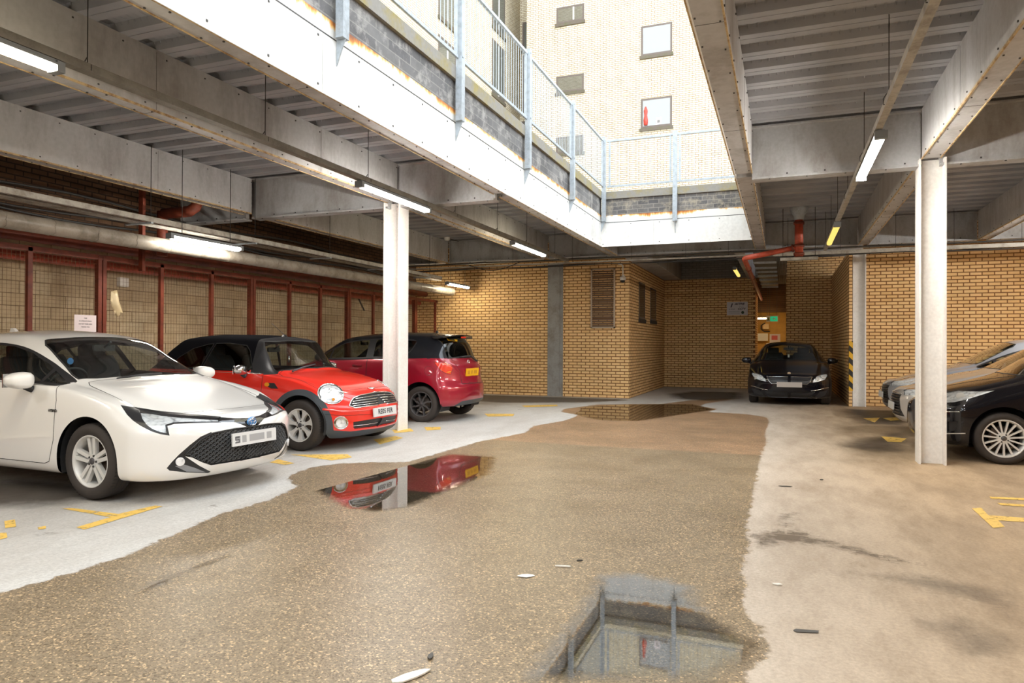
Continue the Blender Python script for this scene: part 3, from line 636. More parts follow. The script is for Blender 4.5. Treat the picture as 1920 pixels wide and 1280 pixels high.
# ------------------------------------------------------------------ fluorescent battens on hanging trunking
def batten(lab, x, y0, y1, z, kind, wide=.10, dims='y', grp=None, hang=False):
    Ln = y1-y0
    t = thing('fluorescent_light', lab, 'light', (x, y0, z), 0, grp)
    if dims == 'x': t.rotation_euler = (0, 0, -PI/2)
    bm = B(); box(bm, -.03, .03, -.02, Ln+.02, .045, .072); box(bm, -wide/2, wide/2, 0, Ln, .03, .047); obj('housing', bm, M['lampbody'], t)
    if hang:
        for yy in (.2, Ln-.2): obj('hanger_rod', tube(B(), [(0, yy, .07), (0, yy, 4.098-z)], .005, 6), M['dark'], t)
    for yy in (-.035, Ln-.02): obj('end_cap', box(B(), -wide/2-.002, wide/2+.002, yy, yy+.055, -.012, .06), M['lampbody'], t)
    if kind in ('tube', 'tube_warm', 'tube_orange'):
        bm = B(); pr_ = [(-.036, .03), (-.036, .0), (-.02, -.014), (.02, -.014), (.036, .0), (.036, .03)]
        prism(bm, pr_, 'y', .03, Ln-.03); obj('lit_diffuser', bm, M[kind], t)
    else:
        bm = B(); prism(bm, [(-.04, .03), (-.04, -.01), (-.02, -.024), (.02, -.024), (.04, -.01), (.04, .03)], 'y', .03, Ln-.03); obj('lit_diffuser', bm, M[kind], t)
    return t
batten('lit white strip light in front of the white column head above the red convertible', -4.68, 7.02, 8.69, 3.2, 'tube')
batten('lit cream strip light on the long trunking nearest the brick back wall', -4.68, 12.03, 13.84, 3.2, 'tube_warm')
batten('strip light glowing warm above the white car, cut by the photo edge', -4.68, 1.62, 3.31, 3.2, 'tube_warm')
batten('brightest strip light, hanging in front of the grey cross beam by the slender column', .82, 7.02, 8.72, 3.2, 'tube')
batten('dull yellow strip light further along the lamp trunking', .79, 11.93, 13.98, 3.2, 'tube_dim')
batten('strip light over the wire cage, in front of the silver lagged pipe', -7.95, 7.28, 8.60, 2.80, 'tube_soft', hang=True)
batten('small yellow strip light hanging in the brick alcove', -1.16, 18.7, 20.6, 3.30, 'tube_dim', .09, hang=True)
batten('strip light behind the viewpoint over the aisle, white car side', -4.68, -3.0, -1.3, 3.2, 'tube')
batten('strip light behind the viewpoint over the aisle, black car side', .82, 1.2, 2.9, 3.2, 'tube')
batten('strip light behind the viewpoint, last on the black car side', .82, -4.2, -2.5, 3.2, 'tube')
batten('strip light over the parked dark cars, beyond the photo edge', 5.2, 9.0, 10.7, 3.25, 'tube_bright', hang=True)
batten('unseen strip light added over the slate grey car', 5.2, 13.0, 14.7, 3.25, 'tube_bright', hang=True)  # out-of-view lamp added to brighten the brick wall and cars
batten('strip light over the parked dark cars, nearer the viewpoint', 5.2, 3.0, 4.7, 3.25, 'tube', hang=True)
batten('strip light over the far end of the wire cage, mostly behind the white column', -7.90, 15.75, 17.0, 2.86, 'tube_warm', hang=True)
batten('strip light over the near end of the wire cage', -7.95, .8, 2.1, 2.80, 'tube', hang=True)
batten('orange lit strip light in the passage beside the green exit sign', -.95, 27.2, 27.9, 2.35, 'tube_orange', dims='x', hang=True)
batten('unseen strip light placed behind the wall to light the passage', 1.4, 25.0, 26.2, 2.95, 'tube_orange', hang=True)  # lamp set out of sight only to light the passage
def rods(parent, pts, z1=4.02, r=.004, loop=True):
    for x, y, z in pts:
        bm = B(); tube(bm, [(x, y, z), (x, y, z1)], r, 6); obj('hanger_rod', bm, M['dark'], parent)
        if loop:
            bm = B(); tube(bm, [(x+.0, y, z+.06+.022), (x-.022, y, z+.06), (x-.04, y, z+.03), (x-.04, y, z-.02), (x+.04, y, z-.02), (x+.04, y, z+.02)], .004, 6); obj('hanger_hook', bm, M['dark'], parent)
t = thing('lighting_trunking', 'long grey trunking carrying the row of strip lights on the white car side', 'trunking', (0, 0, 0))
obj('channel', box(B(), -4.725, -4.645, -6, 15.55, 3.275, 3.335), M['trunk'], t); rods(t, [(-4.685, y, 3.31) for y in (-.2, 1.6, 3.55, 5.4, 7.2, 9.6, 11.3, 12.8, 14.6)])
t = thing('lighting_trunking', 'long grey trunking carrying the strip lights beside the slender column', 'trunking', (0, 0, 0))
obj('channel', box(B(), .77, .83, -6, 15.5, 3.275, 3.335), M['conduit'], t); rods(t, [(.80, y, 3.31) for y in (-.5, 1.9, 4.55, 6.35, 8.2, 10.2, 12.0, 13.6, 15.2)])

# services across the back, below the far beam
t = thing('cable_trunking', 'grey metal trunking running across the top of the brick back wall', 'trunking', (0, 0, 0))
obj('channel', box(B(), -.2, 7.6, 15.66, 15.72, 3.225, 3.30), M['conduit'], t); obj('channel', box(B(), -9.5, -.2, 15.66, 15.71, 3.255, 3.285), M['conduit'], t)
rods(t, [(x, 15.69, 3.28) for x in (-8.2, -6.1, -4.6, -3.2, -2.0, -1.1, .1, 1.1, 2.1, 3.1, 4.2)], loop=False)
t = thing('conduit_pipe', 'thin steel conduit above the grey trunking by the back wall', 'conduit', (0, 0, 0))
bm = B(); tube(bm, [(-9.5, 15.8, 3.36), (7.6, 15.8, 3.36)], .018, 8); obj('pipe', bm, M['trunk'], t)
bm = B()
for z, y in ((3.24, 15.9), (3.21, 15.75), (3.345, 15.6)):
    tube(bm, [(x*1.0, y+.01*math.sin(x*3), z+.012*math.sin(x*2.1+z*50)) for x in [-9.4+i*.5 for i in range(34)]], .012, 6)
o = obj('cable_bundle', bm, M['dark']); tag(o, 'black cables clipped under the trunking along the back wall', 'cable')
bm = B(); a, b = at(880, 497, Y=15.6), at(978, 491, Y=15.6)
tube(bm, [(a.x+(b.x-a.x)*i/14, 15.52, a.z+(b.z-a.z)*i/14-.17*math.sin(PI*i/14)) for i in range(15)], .010, 6)
cb_ = obj('cable_loop', bm, M['dark'], o)

# red waste pipe
t = thing('waste_pipe', 'red painted waste pipe dropping from the ceiling and branching toward the alcove', 'pipe', (0, 0, 0))
bm = B(); tube(bm, [(.29, 14.6, 3.07), (.29, 14.6, 3.95)], .078, 16); obj('drop_pipe', bm, M['redpipe'], t)
bm = B(); tube(bm, [(.24, 14.6, 3.25), (-.66, 14.6, 3.09), (-.70, 14.62, 3.08), (-.72, 14.72, 3.075), (-.72, 26.7, 3.02)], .052, 12); obj('branch_pipe', bm, M['redpipe'], t)
for z in (3.28, 3.72, 3.12): obj('pipe_collar', tube(B(), [(.29, 14.6, z-.025), (.29, 14.6, z+.025)], .098, 16), M['redpaint'], t)
obj('pipe_collar', tube(B(), [(.16, 14.6, 3.235), (.19, 14.6, 3.24)], .075, 12), M['redpaint'], t)
bm = B(); lathe(bm, [(.085, 3.78), (.10, 3.86), (.15, 3.93), (.17, 3.99), (.17, 4.03)], 16, 'z', c=(.29, 14.6, 0)); obj('ceiling_cup', bm, M['galv'], t)
for y in (16.5, 18.6, 20.7, 23.): obj('pipe_collar', tube(B(), [(-.72, y-.03, 3.07), (-.72, y+.03, 3.07)], .066, 12), M['redpaint'], t)
bm = B(); box(bm, -.05, .63, 14.55, 14.65, 3.00, 3.055); o = obj('support_bracket', bm, M['conduit'], t); o['label'] = 'flat grey bracket'
for x in (.0, .58):
    bm = B(); tube(bm, [(x, 14.6, 3.0), (x, 14.6, 4.02)], .006, 6); obj('hanger_rod', bm, M['dark'], o)
t = thing('cable_tray', 'cable tray on hanging brackets running from the alcove into the passage', 'cable tray', (0, 0, 0))
for k, y in enumerate((17.5, 18.7, 19.7, 20.8, 22.0, 23.4, 24.7)):
    obj('tray_bracket', box(B(), -.66, -.14, y-.02, y+.02, 3.28, 3.33), M['galv'], t)
    bm = B(); tube(bm, [(-.64, y, 3.3), (-.64, y, 4.02)], .005, 6); tube(bm, [(-.16, y, 3.3), (-.16, y, 4.02)], .005, 6); obj('hanger_rod', bm, M['dark'], t)
bm = B()
for i in range(7): tube(bm, [(-.13+i*.035, 16.6, 3.42), (-.13+i*.035, 24.85, 3.42)], .012, 6)
obj('cables', bm, M['trunk'], t)
bm = B(); box(bm, -.66, -.14, 16.6, 24.85, 3.345, 3.36); obj('tray_bed', bm, M['trunk'], t)

# ------------------------------------------------------------------ left wall services and wire cage
XC, KC = -9.0, 9.0/8.3
yp = [y*KC for y in (.9, 1.86, 2.80, 3.72, 4.64, 5.57, 6.50, 7.44, 8.38, 9.27, 10.22, 11.11, 12.04, 12.97, 13.9, 14.82)]+[17.2]
cage = thing('wire_cage_frame', 'red oxide painted steel frame of the wire mesh cage along the blockwork wall', 'cage', (XC, 0, 0))
obj('top_rail', box(B(), -.03, .03, .9, 17.3, 2.505, 2.572), M['redpaint'], cage)
obj('bottom_rail', box(B(), -.03, .03, .9, 17.3, .05, .11), M['redpaint'], cage)
for i, y in enumerate(yp):
    thick = (i-6) % 3 == 0
    bm = B()
    if thick: box(bm, -.035, .035, y-.065, y-.008, .03, 2.555); box(bm, -.035, .035, y+.008, y+.065, .03, 2.555); box(bm, -.06, -.02, y-.05, y+.05, .03, 2.555)
    else: box(bm, -.025, .03, y-.03, y+.03, .03, 2.555)
    obj('post', bm, M['redpaint'], cage)
def mesh_mat():
    return painted('mesh_wire', srgb(110, 84, 58), srgb(70, 40, 28), .6, 8.)
M['mesh'] = mesh_mat()
first = None
for i in range(len(yp)-1):
    a, b = yp[i]+.035, yp[i+1]-.035
    bm = B(); y = a
    while y < b: box(bm, -.0016, .0016, y-.0014, y+.0014, .1, 2.51); y += .054
    z = .12
    while z < 2.51: box(bm, -.0014, .0014, a, b, z-.0014, z+.0014); z += .054
    o = obj('wire_mesh', bm, M['mesh'], cage)
def wallpipe(name, lab, cat, pts, r, mat, n=14):
    bm = B(); tube(bm, pts, r, n); o = obj(name, bm, M[mat], smooth=False); tag(o, lab, cat); return o
lp = wallpipe('lagged_pipe', 'big silver foil lagged pipe running above the wire cage', 'pipe', [(-8.28, y, 2.72+.002*y) for y in [-6+i*1.2 for i in range(20)]], .10, 'foil', 20)
bm = B()
for i in range(40):
    y = -5.6+i*.57; bm_ = [( -8.28+.103*math.cos(a*PI/8), y+.02*math.sin(a), 2.72+.002*y+.103*math.sin(a*PI/8)) for a in range(17)]
    tube(bm, bm_, .003, 4, cap=False)
obj('lagging_band', bm, M['foil'], lp)
wallpipe('red_service_pipe', 'red pipe behind the cage mesh, high on the blockwork wall', 'pipe', [(-9.5, -6, 2.50), (-9.5, 17.2, 2.50)], .07, 'redpipe')
wallpipe('red_service_pipe', 'dark red pipe tucked behind the silver lagged pipe', 'pipe', [(-9.3, -6, 2.74), (-9.3, 17.2, 2.74)], .075, 'redpaint')
o = obj('cable_trunking', box(B(), -8.03, -7.97, -6, 15.6, 2.975, 3.045), M['conduit']); tag(o, 'pale square trunking hung above the silver lagged pipe', 'trunking')
for y in (-3, .5, 3.2, 5.0, 7.0, 9.0, 11., 13., 15.):
    bm = B(); tube(bm, [(-8.0, y, 3.0), (-8.0, y, 4.02)], .005, 6); obj('hanger_rod', bm, M['dark'], o)
    obj('arm_bracket', box(B(), -8.45, -7.97, y-.02, y+.02, 2.955, 2.975), M['galv'], o)
for dx, z in ((-8.2, 2.99), (-8.28, 2.99), (-8.36, 2.995)): wallpipe('conduit_pipe', 'thin grey conduit beside the pale trunking over the cage, %s' % {-8.2: 'outermost', -8.28: 'middle', -8.36: 'nearest the wall'}[dx], 'conduit', [(dx, -6, z), (dx, 16, z)], .013, 'conduit', 8)
for y, w_ in ((5.35, .1), (7.6, .05)):
    o = obj('steel_upright', box(B(), -8.9, -8.82, y-w_/2, y+w_/2, 2.4, 4.02), M['redpaint']); tag(o, 'dark red steel upright above the cage rail, '+('the wide one nearest the photo edge' if w_ > .06 else 'the narrow one'), 'upright')
t = thing('soil_pipe', 'dark red soil pipe with an elbow hanging from the deck over the cage', 'pipe', (-8.45, 8.25, 0))
bm = B(); tube(bm, [(0, 0, 4.02), (0, 0, 3.52), (-.03, -.02, 3.44), (-.12, -.04, 3.38), (-.6, -.1, 3.36)], .085, 14); obj('pipe', bm, M['redpaint'], t)
bm = B(); tube(bm, [(0, 0, 3.6), (0, 0, 3.67)], .105, 14); obj('pipe_collar', bm, M['redpaint'], t)
bm = B(); tube(bm, [(-.62, -.1, 3.4), (-.62, -.1, 2.7)], .08, 14); obj('drop_pipe', bm, M['redpaint'], t)
bm = B()
for i in range(6):
    z = 2.9+i*.1+random.random()*.05; tube(bm, [(-9.64+.03*i, y, z+.05*math.sin(y*1.3+i)) for y in [-5+k*.7 for k in range(32)]], .018, 6)
o = obj('cable_bundle', bm, M['dark']); tag(o, 'dark cables and small pipes sagging along the blockwork above the cage', 'cable')
# paper notice on the mesh, sheet hanging on post, junction box
def text(body, size, loc, rot, mat, parent, ext=.0004, align='CENTER', shear=0, bold=0.):
    cu = bpy.data.curves.new('lettering', 'FONT'); cu.body = body; cu.size = size; cu.align_x = align; cu.align_y = 'CENTER'; cu.extrude = ext; cu.shear = shear; cu.offset = bold; cu.resolution_u = 3
    cu.materials.append(mat); o0 = bpy.data.objects.new('lettering_source', cu); C.objects.link(o0); bpy.context.view_layer.update(); me = bpy.data.meshes.new_from_object(o0); bpy.data.objects.remove(o0); o = bpy.data.objects.new('lettering', me); C.objects.link(o); o.location = loc; o.rotation_euler = rot; o.parent = parent; return o
t = thing('paper_notice', 'white paper notice tied to the cage mesh above the white car roof', 'notice', (XC+.04, 6.26*KC, 1.32+.26*KC))
obj('sheet', box(B(), 0, .002, -.162, .162, -.115, .115), M['paper'], t)
RY = (PI/2, 0, PI/2)
for z, s, b_ in ((.07, .024, 'THIS'), (.03, .021, 'IS A PRIVATE SPACE'), (-.01, .021, 'DO NOT PARK HERE'), (-.05, .021, 'THANK YOU')): text(b_, s, (.0035, 0, z), RY, M['ink'], t)
bm = B()
vs = [(0, -.05, .2), (.02, .03, .22), (.03, .06, .05), (.05, .1, -.1), (.03, .02, -.17), (.02, -.03, -.08), (.01, -.07, .05)]
c = bm.verts.new((.06, .02, .0)); rim = [bm.verts.new(v) for v in vs]
for i in range(7): bm.faces.new((c, rim[i], rim[(i+1) % 7]))
q = bmesh.ops.solidify(bm, geom=bm.faces[:], thickness=.006); bmesh.ops.subdivide_edges(bm, edges=bm.edges[:], cuts=2, use_grid_fill=True, fractal=.12, seed=3)
o = obj('plastic_rag', bm, plain('cream_plastic', srgb(196, 178, 140), .4), smooth=True, loc=(XC+.05, 6.66*KC, 1.32+.51*KC)); tag(o, 'crumpled cream plastic bag caught on the cage post', 'bag')
p = at(228, 529, X=-9.69); o = obj('junction_box', box(B(), -9.70, -9.63, p.y-.08, p.y+.08, p.z-.07, p.z+.07), M['white']); tag(o, 'small white junction box on the blockwork behind the mesh', 'box')
bm = B(); a, b = at(668, 545, X=-9.685), at(683, 582, X=-9.685)
tube(bm, [(a.x, a.y, a.z), (a.x, a.y+.1, (a.z+b.z)/2+.05), (b.x, b.y, b.z)], .02, 6); o = obj('hanging_cable', bm, M['dark']); tag(o, 'short dark cable end dangling on the blockwork behind the last cage bays', 'cable')

# ------------------------------------------------------------------ back wall fittings
def sl(u, v, Y): return at(u, v, Y=Y)
t = thing('louvre_vent', 'tall brown louvred vent in the buff brick wall', 'vent', (0, YB, 0))
a, b = at(1108, 504, Y=YB-.03), at(1153, 615, Y=YB-.03); x0, x1, z0, z1 = a.x, b.x, b.z, a.z
bm = B()
for q in ((x0, x1, z1-.035, z1), (x0, x1, z0, z0+.035), (x0, x0+.035, z0, z1), (x1-.035, x1, z0, z1)): box(bm, q[0], q[1], -.05, .01, q[2], q[3])
obj('frame', bm, plain('vent_frame', srgb(176, 158, 138), .5), t)
bm = B(); n = 26
for i in range(n):
    z = z0+.04+(z1-z0-.08)*i/n; vs = [bm.verts.new(q) for q in ((x0+.03, -.045, z), (x1-.03, -.045, z), (x1-.03, -.008, z+.04), (x0+.03, -.008, z+.04))]; bm.faces.new(vs)
obj('slats', bm, plain('vent_slat', srgb(128, 106, 88), .5), t)
t = thing('cctv_camera', 'white dome security camera on the brick corner beside the louvred vent', 'camera', tuple(at(1168, 522, Y=YB-.1)))
bm = B(); lathe(bm, [(.001, .05), (.05, .05), (.075, .03), (.075, -.03), (.06, -.045)], 20, 'z'); obj('housing', bm, M['white'], t, smooth=False)
bm = B(); lathe(bm, [(.055, -.045), (.05, -.08), (.03, -.1), (.001, -.108)], 16, 'z'); obj('dome', bm, M['black'], t)
bm = B(); tube(bm, [(0, .0, .05), (0, .0, .3), (-.04, .02, .36), (-.14, .06, .38)], .016, 8); tube(bm, [(0, 0, .07), (0, .1, .07)], .03, 8); obj('bracket_arm', bm, M['white'], t)
bm = B(); p = at(838, 447, Z=3.99); lathe(bm, [(.001, 3.94), (.05, 3.94), (.07, 3.965), (.075, 4.02)], 20, 'z', c=(p.x, p.y, 0)); o = obj('smoke_detector', bm, M['white']); tag(o, 'round white smoke detector on the deck behind the white column', 'detector')
bm = B(); q2 = at(905, 466, Z=4.0); tube(bm, [(p.x, p.y, 4.0), ((p.x+q2.x)/2, (p.y+q2.y)/2, 4.005), (q2.x, q2.y, 4.0)], .008, 6); obj('cable', bm, M['dark'], o)
# two narrow windows in the alcove side wall
for u0, u1, v0, v1 in ((1198, 1209.5, 530, 598), (1219.5, 1230, 541, 601)):
    A = at(u0, 565, X=-3.59); Bq = at(u1, 570, X=-3.59); zt_ = at((u0+u1)/2, v0, X=-3.59).z; zb_ = at((u0+u1)/2, v1, X=-3.59).z
    WN[0] += 1; bm = B()
    for q in ((A.y, Bq.y, zt_-.05, zt_), (A.y, Bq.y, zb_, zb_+.05), (A.y, A.y+.05, zb_, zt_), (Bq.y-.05, Bq.y, zb_, zt_)): box(bm, -3.6, -3.585, q[0], q[1], q[2], q[3])
    o = obj('window_%d' % WN[0], bm, M['winframe']); o['kind'] = 'structure'
    obj('window_pane', box(B(), -3.6, -3.59, A.y+.05, Bq.y-.05, zb_+.05, zt_-.05), plain('dark_pane', srgb(60, 58, 54), .12), o)
    obj('window_sill', box(B(), -3.6, -3.56, A.y-.03, Bq.y+.03, zb_-.1, zb_), M['dark'], o)
# security sign
Ys = YA-.012
a, b = at(1363, 566, Y=Ys), at(1402, 590.5, Y=Ys); cx, cz, W_, H_ = (a.x+b.x)/2, (a.z+b.z)/2, b.x-a.x, a.z-b.z
t = thing('security_sign', 'pale security sign with bold CCTV lettering on the alcove brick wall', 'sign', (cx, Ys, cz))
obj('board', box(B(), -W_/2, W_/2, -.004, .008, -H_/2, H_/2), plain('sign_board', srgb(214, 210, 212), .5), t)
navy = plain('navy_print', srgb(44, 42, 74), .5); RX = (PI/2, 0, 0)
text('1', .16, (-W_*.30, -.006, H_*.22), RX, navy, t, shear=.35, bold=.008); text('ACTIVE', .085, (W_*.10, -.006, H_*.33), RX, navy, t, shear=.35, bold=.004)
text('SECURITY', .035, (W_*.20, -.006, H_*.17), RX, navy, t, shear=.3); text('CCTV', .085, (W_*.20, -.006, -H_*.03), RX, plain('black_print', (.03,.03,.035), .5), t, shear=.3, bold=.003)
text('24 HOUR', .045, (-W_*.26, -.006, -H_*.05), RX, navy, t)
bm = B(); lathe(bm, [(.001, 0), (.045, 0)], 18, 'y', c=(W_*.26, -.006, -H_*.30)); obj('emblem', bm, plain('green_print', srgb(40, 70, 52), .5), t)
bm = B()
for i in range(3): box(bm, -W_*.42, W_*.12, -.006, -.004, -H_*(.22+.09*i), -H_*(.20+.09*i))
obj('small_print', bm, plain('grey_print_line', srgb(150, 148, 150), .6), t)
# hazard striped corner
def hazard():
    m, nt, out = newmat('hazard_stripe'); L = nt.links.new; b = N(nt, 'BsdfPrincipled', i_Roughness=.5); g = N(nt, 'NewGeometry'); s = N(nt, 'SeparateXYZ'); L(g.outputs['Position'], s.inputs[0])
    a = N(nt, 'Math', operation='ADD'); L(s.outputs[0], a.inputs[0]); L(s.outputs[2], a.inputs[1]); a2 = N(nt, 'Math', operation='ADD'); L(a.outputs[0], a2.inputs[0]); L(s.outputs[1], a2.inputs[1])
    m1 = N(nt, 'Math', operation='MODULO', i_1=.26); L(a2.outputs[0], m1.inputs[0]); c = N(nt, 'Math', operation='GREATER_THAN', i_1=.13); L(m1.outputs[0], c.inputs[0])
    x = N(nt, 'Mix', data_type='RGBA'); x.inputs[6].default_value = srgb(222, 172, 40); x.inputs[7].default_value = (.02, .018, .016, 1); L(c.outputs[0], x.inputs[0]); L(x.outputs[2], b.inputs['Base Color']); L(b.outputs[0], out.inputs[0]); return m
bm = B(); box(bm, 1.364, 1.366, 17.03, 17.15, .35, 1.45); box(bm, 1.364, 1.445, 17.03, 17.034, .35, 1.45); o = obj('hazard_tape', bm, hazard()); tag(o, 'black and yellow striped corner guard on the brick pier by the dark car', 'corner guard')
# passage fittings
a, b = at(1437, 592, Y=27.), at(1459, 603, Y=27.)
t = thing('exit_sign', 'green running man exit sign hanging in the passage', 'sign', ((a.x+b.x)/2, 27., (a.z+b.z)/2)); w2, h2 = (b.x-a.x)/2, (a.z-b.z)/2
for sx in (-1, 1): obj('hanger_rod', tube(B(), [(sx*w2*.8, 0, h2), (sx*w2*.8, 0, 4.05-t.location.z)], .006, 6), M['dark'], t)
obj('sign_panel', box(B(), -w2, w2, -.03, .02, -h2, h2), M['white'], t); obj('green_face', box(B(), -w2*.35, w2*.9, -.033, -.03, -h2*.8, h2*.8), emitter('lit_green', (.02, .30, .12), .8), t)
bm = B(); prism(bm, [(0, .012), (.07, .012), (.07, .045), (.12, 0), (.07, -.045), (.07, -.012), (0, -.012)], 'y', -.036, -.033); obj('arrow', bm, M['white'], t)
bm = B(); tube(bm, [(-w2*.66, -.034, .05), (-w2*.66, -.034, -.0), (-w2*.75, -.034, -.07)], .012, 6); tube(bm, [(-w2*.66, -.034, 0), (-w2*.5, -.034, -.06)], .012, 6); tube(bm, [(-w2*.8, -.034, .03), (-w2*.5, -.034, .02)], .009, 6); obj('running_figure', bm, plain('green_fig', srgb(30, 110, 60), .5), t)
a, b = at(1419, 625, Y=28.95), at(1440, 639, Y=28.95); o = obj('white_box', box(B(), a.x, b.x, 28.8, 29., b.z, a.z), M['white']); tag(o, 'cream cabinet on the passage wall above the dark car', 'cabinet')
a, b = at(1443, 626, Y=28.95), at(1463, 643, Y=28.95); o = obj('poster', box(B(), a.x, b.x, 28.97, 28.995, b.z, a.z), M['paper']); tag(o, 'pink and white poster on the ochre passage wall', 'poster')
obj('pink_print', box(B(), a.x+.07, b.x-.1, 28.965, 28.97, (a.z+b.z)/2-.05, a.z-.06), plain('pink_ink', srgb(206, 96, 96), .6), o)
bm = B(); p = at(1436, 612, Y=28.8); obox(bm, p, (.11, 0, 0), (0, .1, 0), (0, 0, .1)); o = obj('wall_fan_heater', bm, plain('cream_metal', srgb(214, 184, 130), .5)); tag(o, 'cream box unit with a looped black hose on the passage wall', 'unit')
bm = B(); tube(bm, [(p.x-.02, p.y-.12, p.z+.14), (p.x-.16, p.y-.12, p.z+.05), (p.x-.17, p.y-.12, p.z-.1), (p.x-.05, p.y-.12, p.z-.2), (p.x+.15, p.y-.12, p.z-.2)], .022, 8); obj('hose', bm, M['black'], o)

# ------------------------------------------------------------------ painted bay lines and litter
def yellow():
    m, nt, out = newmat('worn_yellow_paint'); L = nt.links.new; b = N(nt, 'BsdfPrincipled', i_Roughness=.65); b.inputs['Base Color'].default_value = srgb(226, 186, 92)
    g = N(nt, 'NewGeometry'); n = N(nt, 'TexNoise', i_Scale=14., i_Detail=9., i_Roughness=.75); L(g.outputs['Position'], n.inputs['Vector']); k = ramp(nt, [(.34, (0,0,0)), (.47, (1,1,1))], n.outputs['Fac'])
    t = N(nt, 'BsdfTransparent'); x = N(nt, 'MixShader'); L(k.outputs[0], x.inputs[0]); L(t.outputs[0], x.inputs[1]); L(b.outputs[0], x.inputs[2]); L(x.outputs[0], out.inputs[0]); return m
M['yellow'] = yellow()
def floorpoly(name, pxs, mat, lab, cat, lift=.003, th=.0):
    vs, fs = [], []
    for px in pxs:
        g_ = [at(u, v, Z=0) for u, v in px]; k = len(vs); vs += [(q.x, q.y, fz(q.x, q.y)+lift) for q in g_]; fs.append(tuple(range(k, k+len(px))))
    o = obj(name, (vs, fs), M[mat]); tag(o, lab, cat); return o
FP = lambda pxs, lab: floorpoly('bay_marking', pxs, 'yellow', lab, 'floor marking')
FP([[(116,958),(135,957),(222,967),(290,951),(305,952),(158,996),(143,992),(207,973)]], 'worn yellow T shaped bay marking in front of the white car')
FP([[(8,982),(28,979),(30,992),(10,995)]], 'square yellow paint dab near the photo edge below the white car')
FP([[(0,1004),(12,1003),(14,1012),(0,1016)]], 'yellow paint dab cut by the photo edge, nearest the viewpoint')
FP([[(70,993),(86,990),(86,995),(72,997)]], 'small yellow paint speck beside the square dab')
FP([[(480,868),(512,864),(552,873),(535,876)]], 'short yellow bay marking under the nose of the white car')
FP([[(545,858),(652,856),(660,861),(622,867)]], 'long yellow bay marking between the white car and the red convertible')
FP([[(735,812),(770,809),(776,814),(740,818)]], 'faded yellow marking right at the foot of the white column')
FP([[(795,806),(826,805),(826,810),(800,812)]], 'faded yellow dash behind the white column, under the dark red car')
FP([[(700,830),(742,823),(756,826),(712,838)]], 'faded yellow marking in front of the red convertible nose')
FP([[(978,762),(1044,759),(1046,762),(985,766)]], 'faded yellow dash nearest the louvred brick wall')
FP([[(908,780),(965,779),(962,783),(915,785)]], 'faded yellow dash behind the dark red car bumper')
FP([[(1822,953),(1840,952),(1853,966),(1920,971),(1920,979),(1872,976),(1884,988),(1862,990)]], 'yellow T shaped bay marking at the photo edge in front of the black car')
FP([[(1855,931),(1920,934),(1920,938),(1858,935)]], 'thin yellow stripe beyond the yellow T, the further one')
FP([[(1870,943),(1920,946),(1920,950),(1876,947)]], 'thin yellow stripe beyond the yellow T, the closer one')
FP([[(1618,784),(1650,783),(1640,792)]], 'small yellow triangle of paint by the striped brick corner')
FP([[(1655,784),(1700,781),(1712,785),(1670,789)]], 'scuffed yellow dash under the slate grey car nose')
FP([[(1652,818),(1700,822),(1690,829),(1664,828)]], 'scuffed yellow dash left of the slender column')
M['litter'] = plain('white_litter', srgb(226, 222, 212), .7)
def litter(u, v, sx, sy, rz, lab, n=9, sd=1, mat='litter', h=.006):
    random.seed(sd); p = at(u, v, Z=0); bm = B(); ring = []
    for i in range(n):
        a = 2*PI*i/n; r = .7+.5*random.random(); ring.append((sx*r*math.cos(a), sy*r*math.sin(a)))
    prism(bm, ring, 'z', 0, h); o = obj('litter_scrap', bm, M[mat], loc=(p.x, p.y, fz(p.x, p.y)+.004)); o.rotation_euler = (0, 0, rz); tag(o, lab, 'litter')
litter(775, 1268, .03, .09, -.5, 'crumpled white paper scrap on the wet floor nearest the viewpoint', sd=4)
litter(1056, 1063, .045, .006, .2, 'thin white stick lying on the wet floor', sd=5)
litter(985, 1080, .05, .03, .3, 'pale yellow smear of paper on the wet floor', sd=6, h=.001)
litter(1458, 1097, .03, .012, .1, 'white leaf scrap on the dry concrete', sd=7)
litter(1510, 1184, .07, .02, .2, 'dark oily mark on the pale concrete near the foreground', sd=8, mat='screw', h=.001)
litter(1087, 1052, .02, .008, .2, 'small dark scrap beside the white stick', sd=9, mat='screw')
litter(1473, 912, .06, .02, .1, 'small dark leaf debris on the pale concrete strip', sd=10, mat='screw', h=.002)
litter(1540, 900, .02, .012, .4, 'tiny dark crumb on the tan concrete', sd=12, mat='screw')
litter(807, 1233, .012, .03, .3, 'brown twig on the wet floor', sd=11, mat='screw')
# ================================================================== cars
def pch(keys):
    # monotone cubic interpolation through (d, value) keys
    xs = [k[0] for k in keys]; ys = [k[1] for k in keys]; n = len(xs)
    if n == 1: return lambda x: ys[0]
    h = [xs[i+1]-xs[i] for i in range(n-1)]; dl = [(ys[i+1]-ys[i])/h[i] for i in range(n-1)]; m = [dl[0]]+[0]*(n-2)+[dl[-1]]
    for i in range(1, n-1):
        if dl[i-1]*dl[i] > 0: w1 = 2*h[i]+h[i-1]; w2 = h[i]+2*h[i-1]; m[i] = (w1+w2)/(w1/dl[i-1]+w2/dl[i])
    def f(x):
        if x <= xs[0]: return ys[0]
        if x >= xs[-1]: return ys[-1]
        lo = 0
        while x > xs[lo+1]: lo += 1
        t = (x-xs[lo])/h[lo]; t2 = t*t; t3 = t2*t
        return (2*t3-3*t2+1)*ys[lo]+(t3-2*t2+t)*h[lo]*m[lo]+(-2*t3+3*t2)*ys[lo+1]+(t3-t2)*h[lo]*m[lo+1]
    return f
